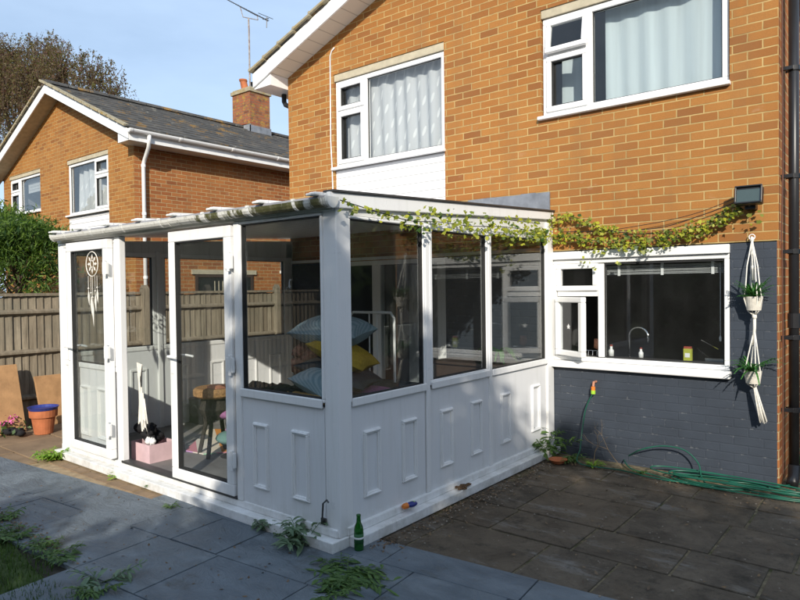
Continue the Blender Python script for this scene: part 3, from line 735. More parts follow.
# ================================================================== KITCHEN THINGS
mb=MB(); mb.box(-1.95,-.3,.235,.62,.86,.90); mb.box(-1.95,-.34,.12,.235,.86,.974); tag(mb.build('worktop','dkmetal',None,bevel=.005,origin=(-1.1,.35,.86)),'dark worktop behind the kitchen window','worktop')
mb=MB(); pts=[(-1.32,.30,.9),(-1.32,.30,1.17)]+[(-1.22-.10*math.cos(t),.30-.02*t,1.17+.09*math.sin(t)) for t in np.linspace(.3,2.9,9)]+[(-1.12,.24,1.12)]
tap=thing('kitchen_tap',(-1.32,.30,.9),'chrome swan-neck tap standing behind the large kitchen pane','tap')
mb.tube(pts,.011,10); mb.build('spout','steel',tap,smooth=True); mb=MB(); mb.lathe([(.022,0),(.022,.06),(.012,.07)],(-1.32,.30,.9)); mb.build('base','steel',tap)
def carton(x,y,z,w_,h,mat,label,cat='carton'):
    t=thing('carton' if cat=='carton' else 'bottle',(x,y,z),label,cat); mb=MB()
    if cat=='carton':
        mb.box(x-w_/2,x+w_/2,y-w_*.3,y+w_*.3,z,z+h*.85); mb.build('box',mat,t,bevel=.003); mb=MB(); mb.box(x-w_/2+.004,x+w_/2-.004,y-w_*.3+.003,y+w_*.3-.003,z+h*.85,z+h); mb.build('lid','red',t)
        mb=MB(); mb.box(x-w_*.3,x+w_*.3,y-w_*.3-.002,y-w_*.3,z+h*.25,z+h*.55); mb.build('print','white',t)
    else:
        mb.lathe([(w_*.5,0),(w_*.5,h*.6),(w_*.25,h*.75),(w_*.25,h)],(x,y,z),16); mb.build('bottle_body',mat,t,smooth=True)
        mb=MB(); mb.lathe([(w_*.28,h),(w_*.28,h*1.15)],(x,y,z),12); mb.build('cap','red',t)
carton(-.745,.17,.975,.07,.13,'cardlime','lime green carton standing behind the kitchen pane near its middle')
carton(-1.17,.18,.975,.045,.085,'white','small white bottle with red cap right of the kitchen tap','bottle')
carton(-1.45,.16,.975,.05,.10,'white','small white bottle at the left end of the large kitchen pane','bottle')
bl=thing('window_blind',(-.95,.12,1.78),'grey slatted blind pulled up at the top of the kitchen pane','blind')
mb=MB()
for i in range(7): mb.obox((-.94,.13+random.uniform(-.004,.004),1.775+i*.013),(1.06,.03,.006),(rad(random.uniform(-8,8)),0,0))
mb.build('slats','blind',bl)
for x in (-1.35,-.95,-.52):
    mb=MB(); mb.box(x-.012,x+.012,.105,.112,1.76,1.87); mb.build('tape','white',bl)
mb=MB(); mb.tube([(-.46,.11,1.86),(-.46,.11,1.2)],.003,6); mb.lathe([(.008,0),(.012,.03),(.004,.05)],(-.46,.11,1.17),8); mb.build('cord','white',bl)
mb=MB(); mb.tube([(-2.0+.62+.0,.5,.9),(-1.1,.5,.9)],.01)
rk=thing('dish_rack',(-1.62,.28,.90),'dark wire dish rack seen through the open kitchen casement','rack')
mb=MB()
for i in range(8): mb.tube([(-1.78+i*.045,.16,.91),(-1.78+i*.045,.18,1.02),(-1.78+i*.045,.38,1.02)],.003,5)
mb.tube([(-1.8,.16,.92),(-1.44,.16,.92)],.004,5); mb.tube([(-1.8,.18,1.02),(-1.44,.18,1.02)],.004,5); mb.build('wires','steel',rk)
mb=MB(); mb.lathe([(.005,0),(.04,.02),(.035,.11),(.03,.11)],(-1.60,.2,1.03),14); tag(mb.build('cup','copper_skin',None,smooth=True,origin=(-1.6,.2,1.03)),'brown cup on the dish rack behind the open casement','cup')
mb=MB(); mb.tube([(-.66,.3,1.16),(-.5,.22,1.09)],.007,6); mb.tube([(-.70,.3,1.08),(-.58,.22,1.01)],.006,6); mb.box(-.62,-.42,.25,.4,.905,1.0); tag(mb.build('kettle_stand','steel',None,origin=(-.55,.3,.905)),'small steel utensil holder at the right end of the kitchen pane','utensils')

# ================================================================== CONSERVATORY
rp=lambda px,py,y: tuple(CAM+(r2*(px-400)+u2*(300-py)+f_*640.7165)*((y-CAM.y)/(r2*(px-400)+u2*(300-py)+f_*640.7165).y))
gz_=lambda px,py,z: CAM+(r2*(px-400)+u2*(300-py)+f_*640.7165)*((z-CAM.z)/(r2*(px-400)+u2*(300-py)+f_*640.7165).z)
CX0,CX1,CY0 = -5.93,-2.0,-3.08
cons = thing('conservatory',(-3.96,-1.54,0),'white plastic lean-to conservatory with panelled base, double doors and grimy gutter','conservatory')
Z1,Z2,ZT = .12,.92,2.10     # sill top, panel top, glazing head
# base
mb=MB(); mb.box(CX0-.02,CX1+.03,CY0-.10,CY0+.06,0.0,.07); mb.box(CX1-.06,CX1+.10,CY0+.06,-.02,0.0,.07); mb.box(CX0-.06,CX0+.06,CY0+.06,-.02,0,.07); mb.build('base_sill','white',cons,bevel=.006)
mb=MB(); mb.box(CX0,CX1,CY0-.03,CY0+.05,.07,.125); mb.box(CX1-.05,CX1+.03,CY0+.05,-.02,.07,.125); mb.build('base_rail','white',cons,bevel=.008)
mb=MB(); mb.box(-5.9,-2.06,-3.02,-.01,.0,.105); mb.build('floor','floorgrey',cons)
mb=MB(); mb.box(-5.75,-4.7,-3.2,-3.185,-.02,.0); 
# posts
def post(x0,x1,y0,y1,z0=.125,z1=2.16,name='post',mat='white'):
    q=MB(); q.box(x0,x1,y0,y1,z0,z1); return q.build(name,mat,cons,bevel=.008)
post(-2.11,-1.985,-3.095,-2.97,.07,2.20,'corner_post')
post(-5.945,-5.84,-3.10,-3.0,.07,2.16,'corner_post')
post(-2.05,-1.975,-.14,-.003,.07,2.3,'wall_post')
post(-5.96,-5.88,-.12,-.003,.07,2.3,'wall_post')
# --- front face
def glazed(x0,x1,z0,z1,y,glass='glass',name='window',fw=.05,parent=None,axis=1,d=.06):
    """glazed frame; axis 1: in the xz plane at y; axis 0: in the yz plane at x=y, spanning y x0..x1"""
    q=MB()
    if axis==1: frame_mb(q,x0,x1,y-d/2,y+d/2,z0,z1,fw)
    else: frame_y(q,y-d/2,y+d/2,x0,x1,z0,z1,fw)
    fr=q.build(name,'white',parent or cons,bevel=.008)
    q=MB()
    if axis==1: q.box(x0+fw-.002,x1-fw+.002,y-.003,y+.003,z0+fw-.002,z1-fw+.002)
    else: q.box(y-.003,y+.003,x0+fw-.002,x1-fw+.002,z0+fw-.002,z1-fw+.002)
    q.build('pane',glass,fr)
    q=MB()
    if axis==1: frame_mb(q,x0+fw-.001,x1-fw+.001,y-.018,y+.018,z0+fw-.001,z1-fw+.001,.009)
    else: frame_y(q,y-.018,y+.018,x0+fw-.001,x1-fw+.001,z0+fw-.001,z1-fw+.001,.009)
    q.build('gasket','gasket',fr)
    return fr
def panel(x0,x1,z0,z1,pos,axis,mould,out=1,mat='offwhite'):
    q=MB()
    if axis==1: q.box(x0,x1,pos-.02,pos+.02,z0,z1)
    else: q.box(pos-.02,pos+.02,x0,x1,z0,z1)
    p=q.build('wall_panel',mat,cons)
    for (a,b_,c,d) in mould:
        q=MB(); t=.03
        for k,(w_,dd) in enumerate(((t,.034),(t*.45,.042))):
            off=0 if k==0 else .006
            if axis==1:
                frame_mb(q,a+off,b_-off,pos-dd if out<0 else pos-.0,pos+.0 if out<0 else pos+dd,c+off,d-off,w_)
            else: frame_y(q,pos-.0 if out>0 else pos-dd,pos+dd if out>0 else pos,a+off,b_-off,c+off,d-off,w_)
        q.build('moulding','white',p,bevel=.005)
    return p
yF=CY0
# left bay (behind the folded-back leaf)
glazed(-5.84,-4.776,.93,2.16,yF+.01,'glass_dusty')
panel(-5.84,-4.776,.125,.93,yF+.015,1,[(-5.52,-5.34,.27,.76),(-5.18,-5.0,.27,.76)],-1)
post(-4.775,-4.685,yF-.032,yF+.03,.125,2.165,'mullion')
# right jamb and bay
post(-3.02,-2.955,yF-.035,yF+.03,.125,2.165,'mullion')
glazed(-2.965,-2.10,.93,2.165,yF,'glass',fw=.022)
q=MB(); q.box(-2.955,-2.11,yF-.045,yF-.028,.895,.955); q.build('mid_rail','white',cons,bevel=.006)
panel(-2.955,-2.11,.125,.895,yF,1,[(-2.83,-2.665,.25,.72),(-2.42,-2.25,.25,.72)],-1)
# inner side of that panel is plain; head beam
q=MB(); q.box(-5.94,-2.0,yF-.03,yF+.06,2.167,2.21); q.build('head_beam','white',cons,bevel=.006)
q=MB(); q.box(-4.70,-3.02,yF-.04,yF+.04,.125,.145); q.build('threshold','dkmetal',cons)
# doors
def door(hx, wdt, y, ang, mirror, z0=.145,z1=2.145):
    """door leaf built along +x from its hinge at the local origin, then rotated about z"""
    s=-1 if mirror else 1
    def fin(q,nm,mt,par,bv=.006):
        Rz=Matrix.Rotation(ang,3,'Z'); q.v=[tuple(Rz@Vector((s*v[0],v[1],v[2]))+Vector((hx,y,0))) for v in q.v]
        return q.build(nm,mt,par,bevel=bv)
    q=MB(); frame_mb(q,.006,wdt,-.03,.03,z0,z1,.085); q.box(.091,wdt-.085,-.03,.03,.945,1.015) if mirror is None else None
    d=fin(q,'door','white',cons)
    q=MB(); q.box(.088,wdt-.082,-.004,.004,z0+.083,z1-.083); fin(q,'pane','glass',d,0)
    q=MB(); frame_mb(q,.089,wdt-.083,-.022,.022,z0+.084,z1-.084,.010); fin(q,'gasket','gasket',d,0)
    for z in (.42,1.12,1.88):
        q=MB(); q.box(-.03,.045,-.055,-.03,z-.055,z+.055); q.tube([(-.005,-.058,z-.075),(-.005,-.058,z+.075)],.013,10); fin(q,'hinge','white',d,.003)
    for sg in (-1,1):
        q=MB(); q.box(wdt-.055,wdt-.025,sg*.032-.006,sg*.032+.006,1.00,1.2); q.tube([(wdt-.04,sg*.03,1.14),(wdt-.04,sg*.075,1.14),(wdt-.055,sg*.082,1.14),(wdt-.16,sg*.078,1.135)],.010,8); fin(q,'handle','white',d,.002)
    return d
door(-3.03,.83,yF-.02,0,True)
d2=door(-4.80,.82,yF-.055,0,True)
# dreamcatcher sticker on that leaf
dc=thing('dreamcatcher_decal',(-5.2,yF-.07,1.55),'white dreamcatcher hanging in the glass of the left door leaf','dreamcatcher')
_d=rp(92,264,-3.15); q=MB(); cx,cz=_d[0],_d[2]; r=.115; y_=-3.15
ring=lambda rr,n=28:[(cx+rr*math.cos(t),y_,cz+rr*math.sin(t)) for t in np.linspace(0,2*math.pi,n)]
q.tube(ring(r),.0045,6,False); q.tube(ring(r*.28,16),.004,6,False)
for i in range(8):
    a=i*math.pi/4
    pt=[(cx+r*.3*math.cos(a),y_,cz+r*.3*math.sin(a)),(cx+r*.55*math.cos(a-.22),y_,cz+r*.55*math.sin(a-.22)),(cx+r*.8*math.cos(a),y_,cz+r*.8*math.sin(a)),(cx+r*.55*math.cos(a+.22),y_,cz+r*.55*math.sin(a+.22)),(cx+r*.3*math.cos(a),y_,cz+r*.3*math.sin(a))]
    q.add([(p[0],y_,p[2]) for p in pt[:4]]+[(p[0],y_+.003,p[2]) for p in pt[:4]],[(0,1,2,3),(4,5,6,7)])
q.build('hoop','rope',dc)
for k,(xx,L) in enumerate(((cx-.08,.28),(cx-.03,.38),(cx,.48),(cx+.05,.34),(cx+.09,.26))):
    q=MB(); zt=cz-.11; q.tube([(xx,y_,zt),(xx,y_,zt-L*.5)],.002,4)
    q.add([(xx,y_,zt-L*.45),(xx+.022,y_,zt-L*.65),(xx+.008,y_+.002,zt-L),(xx-.018,y_,zt-L*.7)],[(0,1,2,3)]); q.sphere((xx,y_,zt-L*.42),.008,8,6); q.build('feather','rope',dc)
# --- right face
xR=CX1-.01
bays=[(-2.97,-2.165),(-2.09,-1.25),(-1.20,-.15)]
post(xR-.04,xR+.026,-2.155,-2.10,.125,2.148,'mullion'); post(xR-.04,xR+.03,-1.25,-1.20,.125,2.148,'mullion')
for a,b_ in bays:
    glazed(a-.01,b_+.01,.93,2.145,xR-.005,'glass','window',.020 if a!=-2.09 else .038,None,0)
    q=MB(); q.box(xR+.022,xR+.040,a,b_,.90,.955); q.build('mid_rail','white',cons,bevel=.006)
    L=b_-a
    panel(a,b_,.125,.90,xR-.005,0,[(a+L*.14,a+L*.14+.17,.27,.72),(b_-L*.14-.17,b_-L*.14,.27,.72)],1)
# gable infill over the right glazing and its barge profile
q=MB(); q.prism([(-3.0,2.148),(-.0,2.148),(-.0,2.335),(-3.0,2.19)],0,xR-.04,xR+.015); q.build('infill_panel','white_dirty',cons)
q=MB(); q.prism([(-3.17,2.175),(-.01,2.335),(-.01,2.415),(-3.17,2.275)],0,xR+.016,xR+.045); q.build('barge_trim','white',cons,bevel=.006)
q=MB(); q.prism([(-3.15,2.277),(-.01,2.417),(-.01,2.430),(-3.15,2.29)],0,xR-.03,xR+.06); q.build('barge_cap','dkmetal',cons)
# --- left face (seen from inside through the front)
xL=CX0+.0
for a,b_ in ((-3.0,-2.06),(-2.0,-1.03),(-.97,-.12)):
    glazed(a,b_,1.0,2.10,xL+.03,'glass','window',.05,None,0)
    L=b_-a
    q=MB(); q.box(xL+.01,xL+.05,a,b_,.105,1.0); p=q.build('wall_panel','offwhite',cons)
    for (c,d) in ((a+L*.14,a+L*.14+.2),(b_-L*.14-.2,b_-L*.14)):
        q=MB(); frame_y(q,xL+.05,xL+.066,c,d,.3,.8,.025); q.build('moulding','white',p,bevel=.004)
for y in (-2.03,-1.0): post(xL-.0,xL+.075,y-.03,y+.03,.1,2.12,'mullion')
q=MB(); q.prism([(-3.0,2.10),(0,2.10),(0,2.335),(-3.0,2.19)],0,xL,xL+.05); q.build('infill_panel','white_dirty',cons)
# roof: translucent-looking boarded sheet with glazing bars
q=MB(); q.prism([(-3.14,2.232),(-.02,2.37),(-.02,2.40),(-3.14,2.262)],0,-5.95,-2.03); q.build('roof_sheet','ceiling',cons)
for i,x in enumerate(np.linspace(-5.9,-2.12,8)):
    q=MB(); q.prism([(-3.17,2.262),(-.05,2.4),(-.05,2.426),(-3.17,2.288)],0,x-.03,x+.03); q.prism([(-3.195,2.262),(-3.10,2.268),(-3.10,2.292),(-3.195,2.278)],0,x-.035,x+.035); q.build('glazing_bar','white_dirty',cons,bevel=.006)
# gutter
g=thing
q=MB(); arc=[( -3.165-.05*math.cos(t)*1.0, 2.235-.055*math.sin(t)*(1 if math.sin(t)<.9 else .98)) for t in np.linspace(0,math.pi,9)]
outer=arc; inner=[(-3.165-.043*math.cos(t),2.235-.048*math.sin(t)) for t in np.linspace(math.pi,0,9)]
prof=outer+inner
n_=len(prof)
xs_=np.linspace(-5.84,-1.96,12)
for i in range(len(xs_)-1):
    a,b_=xs_[i],xs_[i+1]
    za=random.uniform(-.004,.004)
    dz=lambda x:-.035*(x+6.0)/4.0*0
    q.prism([(p[0],p[1]+za) for p in prof],0,a,b_-.002)
gut=q.build('gutter','gutter_moss',cons)
for x in (-5.55,-5.02,-4.45,-3.85,-3.25,-2.72,-2.25):
    q=MB(); q.prism([(-3.165-.054*math.cos(t),2.237-.060*math.sin(t)) for t in np.linspace(0,math.pi,9)]+[(-3.165-.045*math.cos(t),2.237-.051*math.sin(t)) for t in np.linspace(math.pi,0,9)],0,x-.014,x+.014); q.box(x-.014,x+.014,-3.222,-3.208,2.235,2.25); q.build('bracket','white_dirty',gut)
for xa_,xb_ in ((-1.96,-1.94),(-5.86,-5.84)):
    q=MB(); q.prism([(-3.218,2.242)]+[(-3.165-.053*math.cos(t),2.235-.062*math.sin(t)) for t in np.linspace(0,math.pi,9)]+[(-3.112,2.242)],0,xa_,xb_); q.build('end_cap','white_dirty',gut)
# hook on the base panel near the corner
q=MB(); q.tube([(-2.115,-3.12,.16),(-2.10,-3.14,.19),(-2.07,-3.16,.30),(-2.045,-3.15,.325),(-2.03,-3.15,.31)],.006,6); q.box(-2.14,-2.10,-3.115,-3.10,.14,.18); q.build('door_hook','dkmetal',cons)

# ================================================================== INSIDE THE CONSERVATORY
FL=.105
q=MB(); c=[(-4.66,-2.50),(-4.40,-2.47),(-4.05,-1.95),(-4.75,-1.45),(-5.30,-1.80)]
q.prism(c,2,FL+.002,FL+.012); tag(q.build('rug','rug',None,origin=(-4.6,-2.0,FL)),'striped multicoloured rug on the conservatory floor','rug')
bx=thing('cardboard_box',(-4.66,-2.80,FL),'pale pink open box of black and white clothes inside the doorway','box')
q=MB(); bx0,bx1,by0,by1=-4.84,-4.52,-2.95,-2.68
for args in ((bx0,bx1,by0,by0+.008),(bx0,bx1,by1-.008,by1),(bx0,bx0+.008,by0+.008,by1-.008),(bx1-.008,bx1,by0+.008,by1-.008)): q.box(*args,FL,.27)
q.box(bx0+.008,bx1-.008,by0+.008,by1-.008,FL,FL+.01); q.build('box_walls','pink',bx)
random.seed(3)
q=MB()
for i in range(12): q.sphere((-4.80+random.uniform(-.02,.16),-2.82+random.uniform(-.06,.06),.30+random.uniform(-.02,.11)),.065,10,7,(1,1,.7),.2)
tag(q.build('clothes_bundle','blackcloth',None,smooth=True,origin=(-4.7,-2.8,.3)),'crumpled black clothes heaped in the pale pink box','clothes')
q=MB()
for i in range(4): q.sphere((-4.60+random.uniform(-.05,.05),-2.90,.28+random.uniform(0,.02)),.04,9,7,(1,.6,.8),.25)
tag(q.build('paper_bundle','white',None,smooth=True,origin=(-4.6,-2.9,.28)),'crumpled white paper at the front of the pale pink box','paper')
dx_,dy_=-4.72,-2.50
dr=thing('cordless_drill',(dx_,dy_,FL),'dark cordless drill standing on the floor behind the pink box','drill')
q=MB(); q.tube([(dx_-.10,dy_,FL+.27),(dx_+.03,dy_-.03,FL+.28),(dx_+.08,dy_-.04,FL+.28),(dx_+.14,dy_-.05,FL+.28)],[.04,.042,.028,.015],12); q.build('drill_body','dkmetal',dr,smooth=True)
q=MB(); q.tube([(dx_-.04,dy_,FL+.25),(dx_-.07,dy_,FL+.08)],[.022,.024],10); q.build('grip','black',dr); q=MB(); q.box(dx_-.13,dx_-.0,dy_-.04,dy_+.04,FL,FL+.08); q.build('battery','black',dr,bevel=.01)
# lace ornament by the left jamb
q=MB(); yy=-2.98
shape=[(-4.66,1.02),(-4.60,1.0),(-4.575,.86),(-4.59,.7),(-4.55,.62),(-4.50,.5),(-4.485,.36),(-4.52,.38),(-4.54,.52),(-4.555,.40),(-4.58,.55),(-4.62,.46),(-4.63,.7),(-4.67,.85)]
vs=[];
for k,(x,z) in enumerate(shape): vs.append((x,yy+.02*math.sin(k*2.1),z))
q.add(vs,[tuple(range(len(vs)))]); q.add([(v[0],v[1]+.006,v[2]) for v in vs],[tuple(range(len(vs)))])
for k in range(5): q.tube([(-4.62+.02*k,yy,.9-.05*k),(-4.60+.025*k,yy-.01,.6),(-4.58+.022*k,yy,.40+.02*k)],.007,5)
tag(q.build('lace_hanging','rope',None,origin=(-4.62,yy,1.0)),'white lacy feathered hanging beside the open doorway','ornament')
# wicker stool and seat
wc=gz_(216,392,.70); wx,wy=wc.x,wc.y
ws=thing('wicker_table',(wx,wy,FL),'small round wicker table with dark legs behind the right door','table')
q=MB(); q.lathe([(.18,0),(.21,.02),(.21,.07),(.19,.09)],(wx,wy,.66),20); q.build('table_top','wicker',ws,smooth=False)
for a in range(4):
    t=a*math.pi/2+.5; q=MB(); q.tube([(wx+.14*math.cos(t),wy+.14*math.sin(t),.66),(wx+.11*math.cos(t),wy+.11*math.sin(t),.4),(wx+.18*math.cos(t),wy+.18*math.sin(t),FL)],.02,8); q.build('leg','darkwicker',ws)
q=MB(); q.lathe([(.11,0),(.16,.1),(.12,.2)],(wx,wy,.45),16); q.build('basket_weave','darkwicker',ws)
q=MB(); q.box(wx,wx+.15,wy-.1,wy+.02,.752,.77); q.box(wx+.02,wx+.13,wy-.09,wy+.01,.77,.78); tag(q.build('book','copper_skin',None,origin=(wx+.1,wy,.75)),'orange book lying on the small wicker table','book')
sc_=gz_(195,424,FL); sp=thing('speaker_box',tuple(sc_),'black box-shaped speaker on the floor by the far low wall','speaker')
q=MB(); q.box(sc_.x-.12,sc_.x+.12,sc_.y,sc_.y+.2,FL,FL+.30); q.build('cabinet','black',sp,bevel=.01); q=MB(); q.lathe([(.08,0),(.06,.01)],(0,0,0),20); q.v=[(sc_.x+v[0],sc_.y-.003-v[2],FL+.15+v[1]) for v in q.v]; q.build('cone','dkmetal',sp)
for (px_,py_,zz,mt_,lb_) in ((232,412,.50,'lilac','lilac and grey seat pad just inside the right door stile'),(234,437,.28,'teal','round teal cushion low behind the right door stile')):
    c_=gz_(px_,py_,zz); q=MB(); q.sphere(tuple(c_),.17,18,10,(1,1,.38)); tag(q.build('seat_pad',mt_,None,smooth=True,origin=tuple(c_)),lb_,'cushion')
c_=gz_(234,437,.28); q=MB(); q.lathe([(.13,0),(.04,.02),(.03,.1),(.12,.12)],(c_.x,c_.y,FL),16); tag(q.build('pouf_stand','darkwicker',None,origin=(c_.x,c_.y,FL)),'dark round stand beneath the teal cushion','stand')
# sofa under the cushions
sf=thing('daybed',(-3.0,-1.9,FL),'low grey daybed behind the front glass, heaped with cushions and clothes','sofa')
q=MB(); q.box(-3.55,-2.2,-2.75,-1.3,.55,.80); q.build('mattress','charcoal',sf,bevel=.04)
q=MB(); q.box(-3.55,-2.2,-2.75,-1.3,.50,.548); q.build('base','dkmetal',sf,bevel=.01)
for x in (-3.5,-2.25):
    for y in (-2.7,-1.35): q=MB(); q.box(x-.03,x+.03,y-.03,y+.03,FL,.50); q.build('leg','wood_dark',sf)
def cushion(loc, size, th, rot, mat, label):
    n=14; vs=[]; fs=[]
    for sgn in (1,-1):
        for i in range(n+1):
            for j in range(n+1):
                u=i/n*2-1; v=j/n*2-1
                pinch=1-.10*(1-abs(u*v))*(abs(u)**6+abs(v)**6)*.6
                h=(max(0,(1-u*u))*max(0,(1-v*v)))**.42
                vs.append((u*size/2*pinch*(1-.06*(1-v*v)*abs(u)),v*size/2*pinch*(1-.06*(1-u*u)*abs(v)),sgn*th/2*h))
    K=(n+1)**2
    for i in range(n):
        for j in range(n):
            a=i*(n+1)+j; fs.append((a,a+n+1,a+n+2,a+1)); fs.append((K+a,K+a+1,K+a+n+2,K+a+n+1))
    q=MB(); q.add(vs,fs); Rm=Euler(tuple(rad(r) for r in rot)).to_matrix(); q.v=[tuple(Rm@Vector(v)+Vector(loc)) for v in q.v]
    o=q.build('cushion',mat,None,smooth=True,origin=loc); tag(o,label,'cushion','cushions heaped on the daybed'); return o
cushion(rp(334,331,-2.20),.58,.27,(4,4,22),'stripe','big striped blue-grey cushion on top of the heap in the conservatory')
cushion(rp(344,354,-2.20),.52,.20,(0,24,25),'yellow','mustard yellow cushion under the top cushion of the heap')
cushion(rp(340,373,-2.24),.60,.19,(0,18,25),'charcoal','dark slate cushion below the mustard cushion')
cushion(rp(321,383,-2.55),.38,.16,(8,24,15),'stripe','small pale blue striped cushion at the foot of the heap')
cushion(rp(377,393,-1.9),.36,.10,(0,5,10),'lilac','lilac cushion lying low beside the right glazing')
q=MB(); random.seed(12)
for i in range(7): q.sphere((-3.10+.05*random.uniform(-1,1),-2.30+random.uniform(-.1,.1),.93+i*.035),.08,9,7,(1,1,.9),.2)
tag(q.build('patterned_scarf',plain('brown_pattern',(.22,.10,.07),.9,.7,30),None,smooth=True,origin=(-3.05,-2.3,.9)),'crumpled brown patterned scarf left of the cushion heap','scarf')
q=MB()
for i in range(8): q.sphere((-3.42+i*.07,-2.62+random.uniform(-.04,.04),.84),.085,9,7,(1,1,.75),.2)
tag(q.build('dark_clothes','blackcloth',None,smooth=True,origin=(-3.2,-2.6,.8)),'row of crumpled black clothes along the window rail','clothes')
q=MB()
for i in range(5): q.sphere((-2.92+i*.08,-2.68,.84),.07,9,7,(1.2,.8,.6),.1)
tag(q.build('tan_cloth',plain('tan_fabric',(.42,.26,.10),.9),None,smooth=True,origin=(-2.7,-2.7,.8)),'folded tan cloth at the foot of the striped cushion','cloth')
# tubular clothes airer
ar=thing('clothes_airer',(-2.6,-.9,FL),'white tubular clothes airer behind the cushions','airer')
q=MB()
A0=rp(350,312,-1.45); A1=rp(394,313,-1.45); ax0,ax1,az=A0[0],A1[0],A0[2]; ya=-1.45
q.tube([(ax0,ya,.11),(ax0,ya,az-.05),(ax0+.04,ya,az),(ax1-.04,ya,az),(ax1,ya,az-.05),(ax1,ya,.11)],.013,8)
for u_x in (.45,.62): q.tube([(ax0+(ax1-ax0)*u_x,ya,az),(ax0+(ax1-ax0)*u_x,ya,.4)],.007,6)
q.tube([(ax0,ya,.5),(ax1,ya,.5)],.010,6)
q.build('frame','white',ar,smooth=True)
# house plant and sideboard by the wall
sbd=thing('sideboard',(-2.5,-.35,FL),'dark sideboard against the house wall inside the conservatory','sideboard')
q=MB(); q.box(-3.15,-2.12,-.45,-.06,.18,.86); q.build('carcass','wood_dark',sbd,bevel=.01); q=MB(); q.box(-3.18,-2.10,-.48,-.04,.862,.89); q.build('top','wood_dark',sbd,bevel=.005)
for x in (-3.1,-2.18): q=MB(); q.box(x-.02,x+.02,-.42,-.1,FL,.18); q.build('leg','wood_dark',sbd)
for x0,x1 in ((-3.13,-2.65),(-2.62,-2.14)): q=MB(); q.box(x0,x1,-.466,-.451,.22,.84); dd=q.build('door','wood_dark',sbd,bevel=.004); q=MB(); q.sphere((x1-.05 if x0<-3 else x0+.05,-.475,.55),.012); q.build('knob','steel',dd)
def pot_plant(loc,r,h,mat,nleaf,L,leaf,label,spreadz=.7,name='potted_plant',tilt=None,cat='plant',potm=None,seed=1,droop=.5,width=.012):
    rg=random.Random(seed); t=thing(name,loc,label,cat); x,y,z=loc
    q=MB(); q.lathe([(r*.72,0),(r*.8,h*.02),(r,h*.96),(r,h),(r*.88,h),(r*.86,h*.85)],loc,20); q.build('pot',mat,t,smooth=False)
    q=MB()
    for i in range(nleaf):
        a=rg.uniform(0,6.28); ll=L*rg.uniform(.6,1.1); up=rg.uniform(.35,1)*spreadz
        if tilt: a=tilt+rg.uniform(-1.1,1.1)
        prev=None; segs=6
        dirv=Vector((math.cos(a),math.sin(a),0)); side=Vector((-math.sin(a),math.cos(a),0))
        spine=[Vector((x,y,z+h*.9))+dirv*(ll*s)+Vector((0,0,ll*up*s*1.5-droop*ll*s*s*1.9)) for s in np.linspace(0,1,segs)]
        for k in range(segs-1):
            w0=width*math.sin(math.pi*(k+.3)/segs); w1=width*math.sin(math.pi*min(k+1.3,segs-.15)/segs)
            q.add([spine[k]-side*w0,spine[k]+side*w0,spine[k+1]+side*w1,spine[k+1]-side*w1],[(0,1,2,3)])
            if leaf=='fern':
                for sg in (-1,1):
                    for s2 in (0,.5):
                        p=spine[k].lerp(spine[k+1],s2); lf=width*3.2*(1-k/segs)+.006
                        tip=p+side*sg*lf+dirv*lf*.6+Vector((0,0,-lf*.25))
                        q.add([p-dirv*.004,p+dirv*.008,tip],[(0,1,2)])
    q.build('foliage','fern' if leaf in('fern','strap') else leaf,t,fix=False)
    return t
pot_plant((-2.45,-.28,.89),.09,.12,'black',26,.28,'fern','leafy dark plant in a pot on the sideboard inside the conservatory',seed=4)

# ================================================================== IVY, LIGHT, HANGER
LM=thing('floodlight',(-.19,-.0,2.38),'black wall floodlight above the kitchen window','floodlight')
q=MB(); q.obox((-.19,-.13,2.385),(.20,.07,.15),(rad(-12),0,rad(0))); q.build('housing','black',LM,bevel=.012)
q=MB(); frame_mb(q,-.10,.10,-.012,.012,-.075,.075,.012); R=Euler((rad(-12),0,0)).to_matrix(); q.v=[tuple(R@Vector((v[0],v[1]-.045,v[2]))+Vector((-.19,-.13,2.385))) for v in q.v]; q.build('bezel','black',LM,bevel=.003)
q=MB(); q.obox((-.19,-.172,2.376),(.172,.006,.122),(rad(-12),0,0)); q.build('lens', (lambda n:(n.set((.05,.075,.07),.12,.8)))(N('floodlight_lens')),LM)
q=MB(); q.box(-.23,-.15,-.10,-.0,2.28,2.32); q.tube([(-.19,-.09,2.30),(-.19,-.12,2.33)],.012,8); q.build('wall_bracket','black',LM,bevel=.004)

def catm(pts,n=12):
    pts=[Vector(p) for p in pts]; out=[]
    for i in range(len(pts)-1):
        p0=pts[max(i-1,0)];p1=pts[i];p2=pts[i+1];p3=pts[min(i+2,len(pts)-1)]
        for k in range(n):
            t=k/n; out.append(.5*((2*p1)+(-p0+p2)*t+(2*p0-5*p1+4*p2-p3)*t*t+(-p0+3*p1-3*p2+p3)*t**3))
    out.append(pts[-1]); return out
def ray_pt(px,py,ax,val):
    v=(r2*(px-400)+u2*(300-py)+f_*640.7165); t=(val-CAM[ax])/v[ax]; return CAM+v*t
iv=thing('ivy_garland',(-1.95,-1.5,2.1),'trailing yellow-green ivy garland strung from the conservatory corner to the floodlight','ivy')
A=[ray_pt(x,y,0,-1.90) for x,y in ((340,200),(362,207),(385,214),(412,221),(440,222),(470,226),(505,227),(538,232))]
B=[ray_pt(x,y,1,-.10) for x,y in ((548,236),(580,238),(612,243),(650,242),(690,231),(722,219),(742,208))]
Cc=[ray_pt(x,y,1,-.08) for x,y in ((548,222),(572,217),(600,228),(640,234),(690,228),(735,207))]
D=[ray_pt(x,y,0,-1.88) for x,y in ((400,215),(430,214),(470,217),(500,219),(540,224))]
Aw=catm(A+B); Cw=catm(Cc); Dw=catm(D)
q=MB(); q.tube(Aw,.0035,5); q.tube(Cw,.003,5); q.tube(Dw,.003,5)
